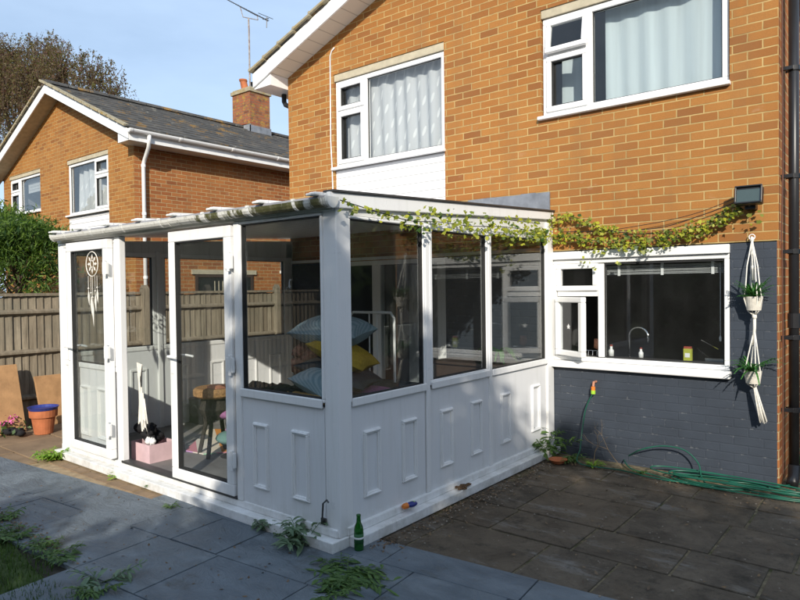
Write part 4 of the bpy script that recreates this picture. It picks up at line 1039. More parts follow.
q.tube(catm([ray_pt(x,y,1,-.06) for x,y in ((600,232),(660,222),(700,212),(738,197))]),.003,5); q.tube(catm([ray_pt(x,y,1,-.06) for x,y in ((560,232),(650,229),(705,214),(740,200))]),.004,5); q.build('stems','black',iv,smooth=True)
rg=random.Random(9); P=[]; 
def scatter(curve,dens,jit,lowbias,skip0=0):
    for i in range(len(curve)-1):
        a,b_=curve[i],curve[i+1]; L=(b_-a).length
        t=i/len(curve)
        for k in range(int(L*dens*(1+.0*t))+(rg.random()<(L*dens)%1)):
            p=a.lerp(b_,rg.random()); clump=.5+.5*math.sin(i*.9)+.3*math.sin(i*2.3)
            if rg.random()>.45+.55*clump: continue
            P.append(p+Vector((rg.gauss(0,jit*.5),rg.gauss(0,jit*.5)-.0,rg.gauss(-lowbias,jit))))
LA=len(catm(A))
scatter(Aw[:30],70,.022,.01); scatter(Aw[30:LA+3],125,.032,.025); scatter(Aw[LA:],400,.036,.008); scatter(Cw[:30],260,.028,.0); scatter(Cw[26:],120,.02,.0); scatter(Dw,45,.024,0); scatter(Aw[LA-16:LA+4],110,.045,.03)
for cx_,cy_ in ((600,250),(618,262),(585,262),(548,255),(643,252),(660,247),(596,268),(770-20,224),(757,212)): 
    b0=ray_pt(cx_,cy_,1,-.08)
    for k in range(4): P.append(b0+Vector((rg.gauss(0,.03),rg.gauss(0,.01),rg.gauss(0,.02))))
P=[p if p.y<-.02 or p.x<-1.95 else Vector((p.x,-.03,p.z)) for p in P]
P=[p for p in P if not(p.y>-.02)]
V,Fc=leaves(P,.052,'ivy',normal_bias=(.9,-1.5,.9),seed=4)
leafmesh('leaves',V,Fc,'ivy',iv)

# macrame hanger
mh=thing('macrame_hanger',(-.19,-.02,1.9),'long white macrame plant hanger with tassel on the navy wall','plant hanger')
yh=-.10
def hp(px,py,y=yh): return ray_pt(px,py,1,y)
top=hp(752,237,-.04); p1=hp(754,311); p1t=hp(754,296); p2=hp(753,384); p2t=hp(753,371); gat=hp(754.5,316)
q=MB(); q.tube([top+Vector((.022*math.cos(t),0,.022*math.sin(t))) for t in np.linspace(0,2*math.pi,18)],.004,6); q.build('ring','white',mh)
q=MB(); t0=top+Vector((0,0,-.02)); k1=t0.lerp(p1t,.72)
q.tube([t0,t0.lerp(k1,.5)+Vector((0,0,0)),k1],.010,8)
for dx,dy in ((-.068,-.03),(.062,-.035),(-.03,.05),(.035,-.06)):
    m_=p1t+Vector((dx,dy,-.02)); q.tube([t0,t0.lerp(m_,.45)+Vector((dx*.15,0,0)),t0.lerp(m_,.8),m_,Vector((p1.x+dx*.6,p1.y+dy*.6,p1.z+.0)),gat],.0052,6)
for kk in (0,.35,.7): q.sphere(tuple(t0.lerp(k1,kk)),.016,8,6,(1,1,1.5),.15)
q.sphere(tuple(gat),.02,8,6,(1,1,1.4),.15)
q.build('upper_cords','rope',mh,smooth=True)
q=MB(); k2=gat+Vector((0,0,-.10)); q.tube([gat,k2,hp(753,345)],.012,8)
for dx,dy in ((-.06,-.03),(.06,-.03),(-.03,.05),(.03,-.06)):
    m_=p2t+Vector((dx,dy,-.02)); q.tube([k2,k2.lerp(m_,.5),m_,Vector((p2.x+dx*.6,p2.y+dy*.6,p2.z)),hp(754,388)],.0052,6)
q.build('lower_cords','rope',mh,smooth=True)
q=MB(); a=hp(754.5,386); b_=hp(763,422)
for k in range(26):
    th=rg.uniform(0,6.28); rr=rg.uniform(.2,1)
    e_=b_+Vector((.034*rr*math.cos(th),.02*rr*math.sin(th),rg.uniform(-.012,.012))); s0=a+Vector((.010*rr*math.cos(th),.008*rr*math.sin(th),0))
    q.tube([s0,s0.lerp(e_,.5)+Vector((rg.gauss(0,.003),0,0)),e_],.0042,5)
q.build('tassel','rope',mh,smooth=True)
pot_plant(tuple(p1+Vector((0,0,.004))),.066,.115,'planter',46,.15,'fern','fern in a pale pot in the upper cradle of the macrame hanger',seed=3,name='hanging_plant_pot',droop=.30,width=.008,spreadz=1.15)
pot_plant(tuple(p2+Vector((0,0,.004))),.066,.105,'planter',30,.24,'fern','spreading spider plant in a pale pot in the lower cradle of the macrame hanger',seed=6,name='hanging_plant_pot',droop=.42,width=.008,spreadz=.95)

# ================================================================== HOSE, TAP, WALL FOOT
tp=thing('outdoor_tap',(-1.54,0,.72),'garden tap stub with yellow-green hose connector on the navy wall','tap')
q=MB(); q.tube([(-1.54,-.002,.74),(-1.54,-.06,.74),(-1.54,-.075,.70)],.012,8); q.build('spout','copper_skin',tp)
q=MB(); q.tube([(-1.54,-.075,.70),(-1.54,-.075,.665)],.019,10); q.build('connector','orange',tp); q=MB(); q.tube([(-1.54,-.075,.665),(-1.54,-.075,.63)],.021,10); q.build('collar','lime',tp)
def gp(px,py,z=.012): return ray_pt(px,py,2,z)
rg=random.Random(21)
pts=[Vector((-1.54,-.075,.64)),Vector((-1.60,-.10,.5)),Vector((-1.63,-.12,.3)),Vector((-1.62,-.2,.12)),Vector((-1.56,-.36,.02)),gp(620,470),gp(645,476),gp(672,481),gp(715,485),gp(760,493),gp(797,500)]
q=MB(); q.tube(catm(pts,10),.0062,8)
lp=[gp(797,494),gp(740,488),gp(690,484),gp(650,474),gp(632,469),ray_pt(625,462,2,.03),gp(626,458,.03),ray_pt(640,450,1,-.14),ray_pt(662,446,1,-.12),ray_pt(684,450,1,-.10),ray_pt(698,463,1,-.12),gp(702,478,.03),gp(712,487),gp(740,490),gp(770,487),gp(800,484)]
q.tube(catm(lp,10),.0062,8)
cx,cy=gp(745,487).x,gp(745,487).y
for k in range(7):
    a0=rg.uniform(0,6.28); rx=rg.uniform(.22,.62); ry=rg.uniform(.07,.20); ox=rg.uniform(-.22,.2); oy=rg.uniform(-.09,.03); z=.014+k*.007
    q.tube([(cx+ox+rx*math.cos(t+a0),min(cy+oy+ry*math.sin(t+a0),-.04)-.01*math.sin(3*t+k),z+.006*math.sin(2*t+k)) for t in np.linspace(0,5.9,40)],.0062,8)
tag(q.build('garden_hose','hose',None,smooth=True,origin=(cx,cy,0)),'green garden hose coiled at the navy wall foot and rising to the tap','hose')
q=MB(); random.seed(4)
def branch(q,p,d,L,r,depth):
    e=p+d*L; q.tube([p,p.lerp(e,.5)+Vector((random.gauss(0,L*.05),random.gauss(0,L*.03),random.gauss(0,L*.05))),e],[r,r*.8,r*.55],5)
    if depth:
        for k in range(2):
            dd=(d+Vector((random.gauss(0,.45),random.gauss(0,.12),random.gauss(.05,.35)))).normalized(); branch(q,e,dd,L*.68,r*.6,depth-1)
branch(q,gp(593,466,0),Vector((.15,0,1)).normalized(),.14,.005,3); branch(q,gp(622,468,0),Vector((-.8,.05,.9)).normalized(),.2,.005,3)
q.v=[(v[0],min(v[1],-.02),max(v[2],.0)) for v in q.v]
tag(q.build('dead_shrub','twig',None,origin=gp(600,466,0)),'leafless dry twiggy stems at the foot of the navy wall','plant')

def weed(name,loc,n,L,mat,label,seed,shape='blade',up=.8,w=.02,cat='plant',group=None):
    """stems with alternate, folded leaves; low values of up sprawl along the ground"""
    rg=random.Random(seed); q=MB(); x,y,z=loc
    for i in range(max(5,int(n/2.2))):
        a=rg.uniform(0,6.28); ll=L*rg.uniform(.6,1.15); u=rg.uniform(.45,1)*up
        d=Vector((math.cos(a),math.sin(a),0)); o_=Vector((x+rg.gauss(0,L*.12),y+rg.gauss(0,L*.10),z))
        bend=rg.uniform(-.5,.5); sd=Vector((-d.y,d.x,0))
        sp=[o_+d*ll*t*(1.15-.55*u)+sd*bend*ll*t*t*.4+Vector((0,0,max(.004,ll*u*(1.35*t-.55*t*t)))) for t in np.linspace(0,1,7)]
        q.tube(sp,[.0022]*7,4,False)
        for k in range(1,7):
            for sg in ((-1,1) if k<6 else (0,)):
                if rg.random()<.15: continue
                lw=w*rg.uniform(.55,1.15)*(1.1-.08*k); Lf=lw*rg.uniform(2.4,3.6)
                ax=(d*.5+sd*sg*rg.uniform(.6,1.2)+Vector((rg.gauss(0,.25),rg.gauss(0,.25),rg.uniform(.0,.9)*up-.1))).normalized()
                sl_=ax.cross(Vector((rg.gauss(0,.3),rg.gauss(0,.3),1))).normalized(); p=sp[k]; nn=sl_.cross(ax)
                pts=[p+ax*Lf*t-Vector((0,0,Lf*.35*t*t)) for t in (0,.3,.65,1)]; ws=(.08,.75,.8,.03)
                pts=[Vector((v_.x,v_.y,max(v_.z,.004))) for v_ in pts]
                for m_ in range(3):
                    for s2 in (-1,1):
                        q.add([pts[m_],pts[m_]+sl_*s2*lw*ws[m_]*.5+nn*lw*.14*ws[m_],pts[m_+1]+sl_*s2*lw*ws[m_+1]*.5+nn*lw*.14*ws[m_+1],pts[m_+1]],[(0,1,2,3)])
    return tag(q.build(name,mat,None,origin=loc,fix=False,smooth=False),label,cat,group)
weed('broadleaf_weed',gp(303,546,0),24,.20,'sage','grey-green broad-leaved weed growing at the conservatory front left of the bottle',1,w=0.049,up=1.1)
weed('small_weed',gp(257,528,0),7,.15,'sage','small weed sprig at the front sill left of the broad-leaved weed',2,w=0.030,up=1.0)
weed('fallen_leafy_sprig',gp(350,577,0),46,.20,'weed','fallen leafy green sprig lying on the slates in front of the bottle',3,w=0.038,up=.3).scale=(1.3,.8,.8)
weed('slate_weed',gp(108,582,0),9,.20,'sage','small grey-green weed growing in a slate joint near the lawn',4,w=0.034,up=.6)
weed('edge_weed',gp(14,536,0),26,.2,'weed','leafy weed sprawling at the lawn edge on the far left',5,w=0.030,up=.5)
for k_,(a_x,a_y) in enumerate(((38,548),(70,560),(98,592),(2,520),(52,553))): weed('lawn_edge_weed',gp(a_x,a_y,0),18,.15,'weed',['leafy weed on the lawn edge, second from the left','broad weed on the lawn edge in the middle of the row','weed at the near end of the lawn edge','pale weed at the far left end of the lawn edge','small weed just past the middle of the lawn edge'][k_],40+k_,w=0.023,up=.5,group='weeds along the lawn edge')
for k_,(a_x,a_y) in enumerate(((150,488),(282,535),(170,508),(330,590),(640,474),(520,468))): weed('joint_tuft',gp(a_x,a_y,0),12,.075,'weed',['tiny tuft under the front sill, near the doorway','tiny tuft under the front sill, just left of the broad-leaved weed','tiny tuft on the slates in front of the doorway','tiny tuft on the slates in front of the fallen sprig','tiny tuft at the navy wall foot beside the hose','tiny tuft at the foot of the right-hand conservatory sill'][k_],60+k_,w=.016,up=.7,group='tiny tufts in the paving joints')
weed('bright_weed',gp(55,458,0),60,.17,'weedlit','bright sunlit green weed clump at the left foot of the conservatory',6,w=0.038,up=.7)
weed('sill_weed',gp(118,478,0),18,.12,'weedlit','small green tuft under the front sill below the pink box',7,w=0.023,up=.7)
weed('corner_weed',gp(545,457,0),46,.34,'weed','dark green weed clump in the corner where the conservatory meets the navy wall',8,w=0.053,up=1.4)
weed('wall_weed',gp(566,461,0),20,.2,'weed','low weed behind the small terracotta saucer',9,w=0.028,up=.6)
weed('right_weed',ray_pt(797,468,2,0),30,.35,'weed','green plant at the right edge beyond the black downpipe',10,w=0.038,up=1.1)
weed('yellow_weed',gp(594,466,0),16,.1,'weedlit','little yellow-green weed at the wall foot under the tap',13,w=0.023,up=.7)
weed('dark_tuft',gp(323,597,0),20,.16,'weed','dark green tuft at the front edge of the slates',14,w=0.025,up=.5)
q=MB(); q.lathe([(.05,0),(.085,.045),(.09,.05),(.078,.048),(.05,.012)],gp(558,463,0),20); q.v=[(v[0],v[1],v[2]*.75) for v in q.v]; tag(q.build('terracotta_saucer','terracotta',None,origin=gp(558,463,0)),'small terracotta bowl on the ground by the navy wall','bowl')
# leaf litter
rgn=np.random.default_rng(8)
n=650; t=rgn.uniform(0,1,n); X=-1.88+np.abs(rgn.normal(0,.12,n)); Yv=-3.0+2.8*t
P=np.stack([X,Yv,np.full(n,.006)],1)
n2=300; P2=np.stack([rgn.uniform(-1.7,1,n2),-.28+np.abs(rgn.normal(0,.1,n2))*-1,np.full(n2,.008)],1)
n3=200; P3=np.stack([rgn.uniform(-1.6,1,n3),rgn.uniform(-2.7,-.3,n3),np.full(n3,.008)],1)
n4=130; P4=np.stack([rgn.uniform(-5,-1.5,n4),rgn.uniform(-4.2,-3.3,n4),np.full(n4,.0075)],1)
n5=260; P5=np.stack([rgn.normal(-4.2,.5,n5),rgn.normal(-4.2,.04,n5),np.full(n5,.01)],1)
V,Fc=leaves(np.concatenate([P,P2,P3,P4,P5]),.024,normal_bias=(0,0,4),seed=2)
tag(leafmesh('leaf_litter',V,Fc,'litter'),'scattered dead leaves and grit over the paving','leaf litter',kind='stuff')
q=MB(); random.seed(31)
for i in range(260):
    if i<150: x=-1.86+abs(random.gauss(0,.1)); y=random.uniform(-3,-.3)
    else: x=random.uniform(-1.6,.9); y=random.uniform(-2.8,-.3)
    r=random.uniform(.003,.009); q.sphere((x,y,.002+r*.4),r,5,4,(1,1,.6),.2)
tag(q.build('gravel_bits',plain('grit',(.28,.24,.19),.9)),'small grit and mortar crumbs scattered on the brown paving','grit',kind='stuff')
q=MB()
for i in range(16): q.sphere((-1.93+random.gauss(0,.015),-1.75+random.gauss(0,.06),.078+random.uniform(0,.01)),.014,6,5,(1,1.6,.5),.3)
tag(q.build('dirt_heap','soil',None,origin=(-1.93,-1.7,.07)),'little heap of dead leaves on the right-hand conservatory sill','debris')

# bottles
bo=gp(359,550,0)
bt=thing('beer_bottle',bo,'green glass beer bottle standing on the slates by the conservatory corner','bottle')
q=MB(); q.lathe([(.028,0),(.0305,.006),(.0305,.13),(.026,.155),(.015,.18),(.013,.215),(.0145,.217),(.0145,.228),(.012,.23)],bo,20); q.build('glass_body','bottle',bt,smooth=True)
q=MB(); q.lathe([(.0312,.05),(.0312,.11)],bo,20); q.build('paper_label',plain('bottle_label',(.02,.1,.03),.5),bt,smooth=True)
q=MB(); q.lathe([(.0315,.075),(.0315,.088)],bo,20); q.build('label_band','white',bt,smooth=True)
lo=ray_pt(408,505,2,.10)
lb=thing('lotion_bottle',lo,'blue squeeze bottle with orange cap lying on the right-hand sill','bottle')
q=MB(); q.sphere((0,0,0),.05,14,10,(1,.55,.4)); Rz=Matrix.Rotation(rad(78),3,'Z')
lc=Vector((-1.94,-2.46,.095)); lc=ray_pt(410,505,0,-1.935)
q.v=[tuple(Rz@Vector(v)+lc+Vector((0,.02,0))) for v in q.v]; q.build('bottle_body','blue',lb,smooth=True)
q=MB(); q.lathe([(.022,0),(.02,.03),(.014,.04)],(0,0,0),12); q.v=[tuple(Rz@Vector((-v[2]-.042,v[0],v[1]))+lc+Vector((0,.02,0))) for v in q.v]; q.build('cap','orange',lb)
q=MB(); q.sphere((0,0,0),.02,10,6,(1,.8,.15)); q.v=[tuple(Rz@Vector(v)+lc+Vector((.0,.03,.016))) for v in q.v]; q.build('label_patch','lime',lb,smooth=True)

# ================================================================== FENCE
FX=-7.8
fe=thing('wooden_fence',(FX,0,0),'weathered feather-edge wooden fence between the two gardens','fence')
bays_=[-8.6,-6.1,-3.7,-1.14,1.3,3.7,6.1]
for i in range(len(bays_)-1):
    a,b_=bays_[i],bays_[i+1]; q=MB(); y=a; rr=random.Random(i)
    while y<b_:
        zt=1.62+rr.uniform(-.012,.012); o1=rr.uniform(0,.008); q.prism([(FX-.024,y),(FX-.019+o1,y),(FX-.002+o1,y+.094),(FX-.012,y+.094)],2,.0,zt); y+=.088+rr.uniform(0,.01)
    p=q.build('board_panel','fence',fe)
    q=MB(); q.box(FX-.035,FX+.03,a,b_,1.625,1.66); q.build('capping','fence',p)
    for z in (.35,.92,1.42):
        q=MB(); q.prism([(FX-.003,z-.04),(FX+.045,z-.012),(FX+.045,z+.012),(FX-.003,z+.04)],1,a,b_); q.build('rail','fence',p)
for y in bays_:
    q=MB(); q.box(FX-.02,FX+.085,y-.05,y+.05,-.05,1.70); q.prism([(FX-.02,1.70),(FX+.085,1.70),(FX+.03,1.76)],1,y-.05,y+.05); q.build('post','fence',fe,bevel=.006)

# things by the fence
def lean_slab(px0,px1,pyb,pyt,x,label,mat='sand_slab',tilt=.3):
    a=ray_pt(px0,pyb,2,0); b_=ray_pt(px1,pyb,2,0)
    return a,b_
s1=MB()
def slab_lean(yb0,yb1,xb,h,dx,topshift,label):
    t=.035; q=MB(); vs=[]
    for (x,z) in ((xb,0),(xb-dx,h)):
        sh=0 if z==0 else topshift
        for y in (yb0+sh,yb1+sh): vs.append((x,y,z)); vs.append((x-t,y,z-.008))
    q.add(vs,[(0,2,6,4),(1,5,7,3),(0,1,3,2),(4,6,7,5),(0,4,5,1),(2,3,7,6)])
    tag(q.build('stone_slab','sand_slab',None,bevel=.005,origin=(xb,(yb0+yb1)/2,0)),label,'slab','sandstone slabs leaning on the fence')
slab_lean(-3.62,-2.86,-7.46,.80,.20,-.02,'large sandstone slab leaning on the fence at the far left')
slab_lean(-2.62,-2.30,-7.60,.62,.10,-.05,'small sandstone slab leaning on the fence behind the terracotta pot')
pl=(-7.18,-2.78,0)
tpt=thing('terracotta_pot',pl,'terracotta plant pot beside the leaning slabs with a blue tray on top','pot')
q=MB(); q.lathe([(.10,0),(.13,.20),(.15,.20),(.155,.28),(.14,.28),(.13,.22)],pl,24); q.build('pot_body','terracotta',tpt)
q=MB(); q.lathe([(.15,0),(.165,.03),(.17,.035),(.155,.033),(.14,.008)],(pl[0],pl[1],.282),24); tag(q.build('tray','blue',None,origin=(pl[0],pl[1],.282)),'blue plastic tray lying on the terracotta pot','tray')
q=MB()
for i in range(3): q.obox((-6.95+.1*i,-2.35-.05*i,.035+.0*i),(.21,.10,.065),(0,0,.4*i)); 
tag(q.build('loose_bricks','brick_old',None,origin=(-6.9,-2.35,0)),'loose old bricks on the path beside the conservatory','bricks')
q=MB(); random.seed(2)
for i in range(5): q.sphere((-7.30+random.gauss(0,.05),-3.0+random.gauss(0,.05),.05),.06,8,6,(1,1,.6),.25)
tag(q.build('black_bag','blackcloth',None,smooth=True,origin=(-7.3,-3.0,0)),'crumpled black bag in front of the terracotta pot','bag')
fb=thing('pink_flower_plant',(-7.5,-3.35,0),'low plant with pink flowers at the left edge of the photo','flowers')
rgn=np.random.default_rng(3); P=np.stack([rgn.normal(-7.45,.12,160),rgn.normal(-3.3,.22,160),np.abs(rgn.normal(.07,.05,160))],1); V,Fc=leaves(P,.05,seed=6); leafmesh('leaves',V,Fc,'weed',fb)
P=np.stack([rgn.normal(-7.42,.08,90),rgn.normal(-3.25,.18,90),rgn.normal(.17,.03,90)],1); V,Fc=leaves(P,.04,seed=7); leafmesh('flowers',V,Fc,'pinkflower',fb)

# ================================================================== NEIGHBOUR HOUSE
NX0,NX1,NRX,NY=-16.75,-10.52,-13.5,.25
NS_=.437
nb=thing('neighbour_house',(-13.96,NY,0),'neighbouring orange brick house with dark tiled roof beyond the fence','house')
NA=(-13.30,-11.50,3.26,4.47); NB_=(-16.42,-14.64,3.5,4.49); NS=(-13.30,-11.50,2.55,3.26)
q=MB(); wall_front(q,NX0,NX1,-.05,4.62,NY,[NA,NB_,NS]); q.prism([(NX0,4.62),(NX1,4.62),(NRX,4.62+NS_*(NX1-NRX))],1,NY,NY+.11); q.build('wall','brick',nb,fix=False)
q=MB(); q.box(NX1-.11,NX1,NY+.0015,9,-.05,4.62); q.box(NX0,NX0+.11,NY+.112,9,-.05,4.62); q.box(NX0,NX1,9,9.1,-.05,4.62); q.build('side_wall','brick_side',nb)
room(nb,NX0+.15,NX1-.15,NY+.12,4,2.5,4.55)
for h_,z in ((NA,4.385),(NB_,4.41)):
    q=MB(); q.box(h_[0]+.002,h_[1]-.002,NY+.012,NY+.1,z,z+.082); q.build('lintel','concrete',nb)
window(nb,NA[0]+.01,NA[1]-.01,3.30,4.38,NY+.04,[(NA[0],-12.12,[(3.3,4.38,False)]),(-12.12,NA[1],[(3.3,4.02,True),(4.02,4.38,True)])])
window(nb,NB_[0]+.01,NB_[1]-.01,3.54,4.405,NY+.04,[(NB_[0],-15.85,[(3.5,4.08,True),(4.08,4.4,True)]),(-15.85,NB_[1],[(3.5,4.4,False)])])
q=MB(); q.box(NS[0]+.002,NS[1]-.002,NY+.03,NY+.06,NS[2],NS[3]-.002); q.build('shiplap_panel','siding',nb)
ZN=roof(nb,NX0,NX1,NRX,0,-.10,9.3,NS_,.42,4.62)
q=MB()
rake(q,NX0-.38,NRX,ZN,NS_,-.085,-.06,-.20,-.02); rake(q,NRX,NX1+.40,ZN,NS_,-.085,-.06,-.20,-.02); q.build('bargeboard','white',nb,bevel=.004)
q=MB(); rake(q,NX0-.36,NRX,ZN,NS_,-.058,NY,-.185,-.165); rake(q,NRX,NX1+.38,ZN,NS_,-.058,NY,-.185,-.165); q.build('soffit','copper_skin' if False else 'concrete',nb)
q=MB()
for k in range(24):
    xa=NX0-.42+k*.32
    if xa>NX1+.2: break
    q.obox((xa+.16,-.09,ZN(xa+.16)+.03),(.32,.10,.04),(0,(-1 if xa+.16<NRX else 1)*math.atan(NS_)*1.0,0))
q.build('verge_mortar','lichen',nb)
q=MB(); q.prism([(NX1,ZN(NX1+.40)-.22),(NX1+.40,ZN(NX1+.40)-.22),(NX1+.40,ZN(NX1+.40)-.04),(NX1,ZN(NX1)-.19)],1,-.055,9.0); q.build('eaves_box','white',nb,bevel=.004)
# ridge tiles
for_y=-.08; q=MB()
while for_y<9.2:
    q.prism([(NRX-.13*math.cos(t),ZN(NRX)+.0+.09*math.sin(t)) for t in np.linspace(0,math.pi,7)],1,for_y,for_y+.43); for_y+=.45
q.build('ridge_tiles','tile',nb)
# gutter and downpipe
gx_=NX1+.46; gz=ZN(NX1+.40)-.03
q=MB(); q.prism([(gx_-.06*math.cos(t),gz-.065*math.sin(t)) for t in np.linspace(0,math.pi,8)]+[(gx_+.052,gz),(gx_-.052,gz)][::1],1,-.10,9.0); ng=q.build('gutter','white',nb)
for y in (-.09,.9,2.1,3.3,4.4,5.5):
    q=MB(); q.prism([(gx_-.068*math.cos(t),gz-.075*math.sin(t)) for t in np.linspace(0,math.pi,8)],1,y,y+.05); q.build('bracket','white',ng)
q=MB(); yd=.40; q.tube([(gx_,yd-.1,gz-.06),(gx_,yd-.1,gz-.14),(gx_-.1,yd-.06,gz-.26),(NX1+.12,yd,gz-.42),(NX1+.06,yd,gz-.52),(NX1+.06,yd,.0)],.036,12); q.build('downpipe','white',nb,smooth=True)
for z in (3.1,1.9,4.0): q=MB(); q.tube([(NX1+.06,yd,z),(NX1+.06,yd,z+.05)],.043,12); q.build('pipe_clip','white',nb)
# chimney
cy0,cy1=5.0,5.68; chx0,chx1=-13.88,-13.12
zc0=5.4
q=MB(); q.box(chx0,chx1,cy0,cy1,zc0,7.02); ch=q.build('chimney','brick_old',nb)
q=MB(); q.box(chx0-.04,chx1+.04,cy0-.04,cy1+.04,7.02,7.12); q.box(chx0,chx1,cy0,cy1,7.12,7.16); q.build('chimney_cap','lichen',ch,bevel=.01)
q=MB(); q.prism([(chx0-.02,6.2),(chx1+.03,ZN(chx1)-.05),(chx1+.03,ZN(chx1)+.22),(chx0-.02,ZN(chx0)+.22)],1,cy0-.02,cy0-.004); q.box(chx1+.004,chx1+.03,cy0-.02,cy1+.02,ZN(chx1)-.1,ZN(chx1)+.2); q.build('lead_flashing','lead',ch)
for y,mt,r in ((5.15,'terracotta',.10),(5.5,'black',.09)):
    q=MB(); q.lathe([(r*1.1,0),(r,.05),(r*.95,.22),(r*1.1,.24),(r*1.1,.28),(r*.8,.28)],(0,0,0),16); q.v=[(v[0]+(-13.5),v[1]+y-.25*v[2],v[2]+7.14) for v in q.v]; q.build('chimney_pot',mt,ch)
# small side window and door canopy
q=MB(); frame_y(q,NX1,NX1+.03,1.5,2.95,1.1,2.0,.06); sw_=q.build('side_window','wood_dark',nb)
q=MB(); q.box(NX1-.0,NX1+.012,1.56,2.89,1.16,1.94); q.build('pane',plain('dark_window',(.02,.025,.025),.15,.1),sw_)
q=MB(); q.box(NX1,NX1+.04,1.42,3.03,2.0,2.09); q.build('lintel','concrete',nb)
for k in range(7):
    q=MB(); q.box(NX1+.013,NX1+.02,1.95+k*.1,1.97+k*.1,1.6,1.86); q.build('glazing_strip','concrete',sw_)
q=MB(); q.prism([(NX1,2.35),(NX1+.55,2.15),(NX1+.55,2.10),(NX1,2.10)],1,3.75,5.2); q.build('canopy_roof','lead',nb)
q=MB(); q.box(NX1,NX1+.58,3.72,5.23,2.03,2.10); q.box(NX1,NX1+.53,3.77,5.18,1.95,2.03); q.box(NX1,NX1+.48,3.82,5.13,1.86,1.95); q.build('canopy_cornice','white',nb,bevel=.01)
q=MB(); q.box(NX1,NX1+.06,3.95,5.05,.0,1.86); q.build('door_surround','white',nb); q=MB(); q.box(NX1+.06,NX1+.066,4.1,4.9,.1,1.8); q.build('door_glazing','wood_dark',nb)
curtain_obj(-13.2,-11.56,3.33,4.36,NY+.22,'curtain_lace','white lace curtain behind the near upstairs window of the neighbouring house',.03,22)
q=MB()
for k in range(5): q.box(-15.8,-14.7,NY+.2,NY+.204,4.05+k*.07,4.115+k*.07)
tag(q.build('roller_blind','blind',None,origin=(-15.2,NY+.2,4.05)),'grey roller blind at the top of the far upstairs window of the neighbouring house','blind')
# aerial
ax,ay=-13.3,5.3
ae=thing('tv_aerial',(ax,ay,7.14),'tall thin television aerial on the neighbouring chimney','aerial')
pt_=lambda px,py: ray_pt(px,py,1,ay)
pb=pt_(250,92); ptop=pt_(248.5,18)
q=MB(); q.tube([(pb.x,ay,7.0),(pb.x,ay,ptop.z-.3),(ptop.x,ay,ptop.z)],.022,8); q.build('mast','rust',ae)
a_=pt_(226,-1); b_=pt_(268,21)
q=MB(); q.tube([a_,b_],.014,6); q.build('boom','dkmetal',ae)
for k in range(16):
    c=a_.lerp(b_,k/15*.86); L=.10+.012*k; q=MB(); q.tube([c-Vector((.0,L*.9,.0)),c+Vector((0,L*.9,0))],.006,5); q.build('element','dkmetal',ae)
q=MB(); c=a_.lerp(b_,.95); q.tube([c+Vector((-.12,0,.05)),c+Vector((.12,0,.0))],.012,6); q.tube([c+Vector((.05,0,.06)),c+Vector((.03,0,-.22))],.012,6); q.tube([c+Vector((0,-.25,.1)),c+Vector((0,.25,.1))],.008,5); q.build('reflector','dkmetal',ae)
q=MB(); q.tube([a_.lerp(b_,.35),pt_(243,17),pt_(258,20),a_.lerp(b_,.75)],.012,6); q.build('stay','rust',ae)

# ================================================================== TREES
def limb(q,p,d,L,r,depth,rg,tips,bend=.25,up=.1,split=3,sh=.72):
    pts=[p]; dd=d.copy(); n=4
    for k in range(n):
        dd=(dd+Vector((rg.gauss(0,bend*.35),rg.gauss(0,bend*.35),rg.gauss(up*.3,bend*.2)))).normalized(); pts.append(pts[-1]+dd*L/n)
    q.tube(pts,[r*(1-.12*k) for k in range(n+1)],6 if depth>1 else 4,False)
    if depth<=2: tips += [tuple(x) for x in pts[1:]]
    if depth==0: return
    for k in range(split):
        b0=pts[rg.randint(2,n)] if k else pts[-1]
        ndir=(dd+Vector((rg.gauss(0,.55),rg.gauss(0,.55),rg.gauss(up,.35)))).normalized()
        limb(q,b0,ndir,L*sh*rg.uniform(.8,1.1),r*.55,depth-1,rg,tips,bend,up,split,sh)
# autumn tree behind the neighbour house
rg=random.Random(5); tb=tuple(ray_pt(38,290,1,16)); tb=(tb[0],16,0)
t=thing('autumn_tree',tb,'tall tree with drooping brown and purple autumn foliage behind the neighbouring house','tree')
q=MB(); q.tube([tb,(tb[0],16,3),(tb[0]+.2,16,8)],[.5,.4,.3],10)
lobes=[(36,80,3.6,3.6),(4,96,4.2,4.0),(62,74,2.8,2.5),(92,82,1.9,2.2),(112,96,1.1,2.2),(12,54,2.6,2.0),(48,50,2.2,1.6),(-30,80,4,4.5),(74,118,3,2.2),(-4,66,3,2.6)]
rgn=np.random.default_rng(2); L1=[];
for (px,py,rx,rz) in lobes:
    c=ray_pt(px,py,1,16+rgn.uniform(-1,1)); q.tube([(tb[0]+.1,16,6),(tb[0]*.5+c.x*.5,16,c.z-1.5),(c.x,c.y,c.z)],[.2,.13,.05],6)
    ns=int(46*rx*rz)
    d=rgn.normal(size=(ns,3)); d/=np.linalg.norm(d,axis=1)[:,None]; r=rgn.uniform(0,1,ns)**.42
    St=np.array(c)+d*r[:,None]*np.array([rx,1.8,rz])
    for s0 in St:
        m_=rgn.integers(10,26); ln=rgn.uniform(.7,2.5); u=np.linspace(0,1,m_)
        bx=rgn.normal(.25,.35); by=rgn.normal(0,.2)
        X=np.stack([s0[0]+bx*u,s0[1]+by*u,s0[2]+.25*np.sin(u*2.2)-ln*u**1.4],1)
        if rgn.random()<.35: q.tube([tuple(X[0]),tuple(X[m_//2]),tuple(X[-1])],.014,3,False)
        if rgn.random()<.25: q.tube([tuple(c),tuple((np.array(c)+X[0])/2+rgn.normal(0,.2,3)),tuple(X[0])],[.05,.03,.015],3,False)
        L1.append(X+rgn.normal(0,.07,X.shape))
P=np.concatenate(L1)
q.build('trunk','bark',t,uv=False)
V,Fc=leaves(P,.15,seed=9,aspect=.5,spread=(0,0,-.5)); leafmesh('crown',V,Fc,'birch',t)
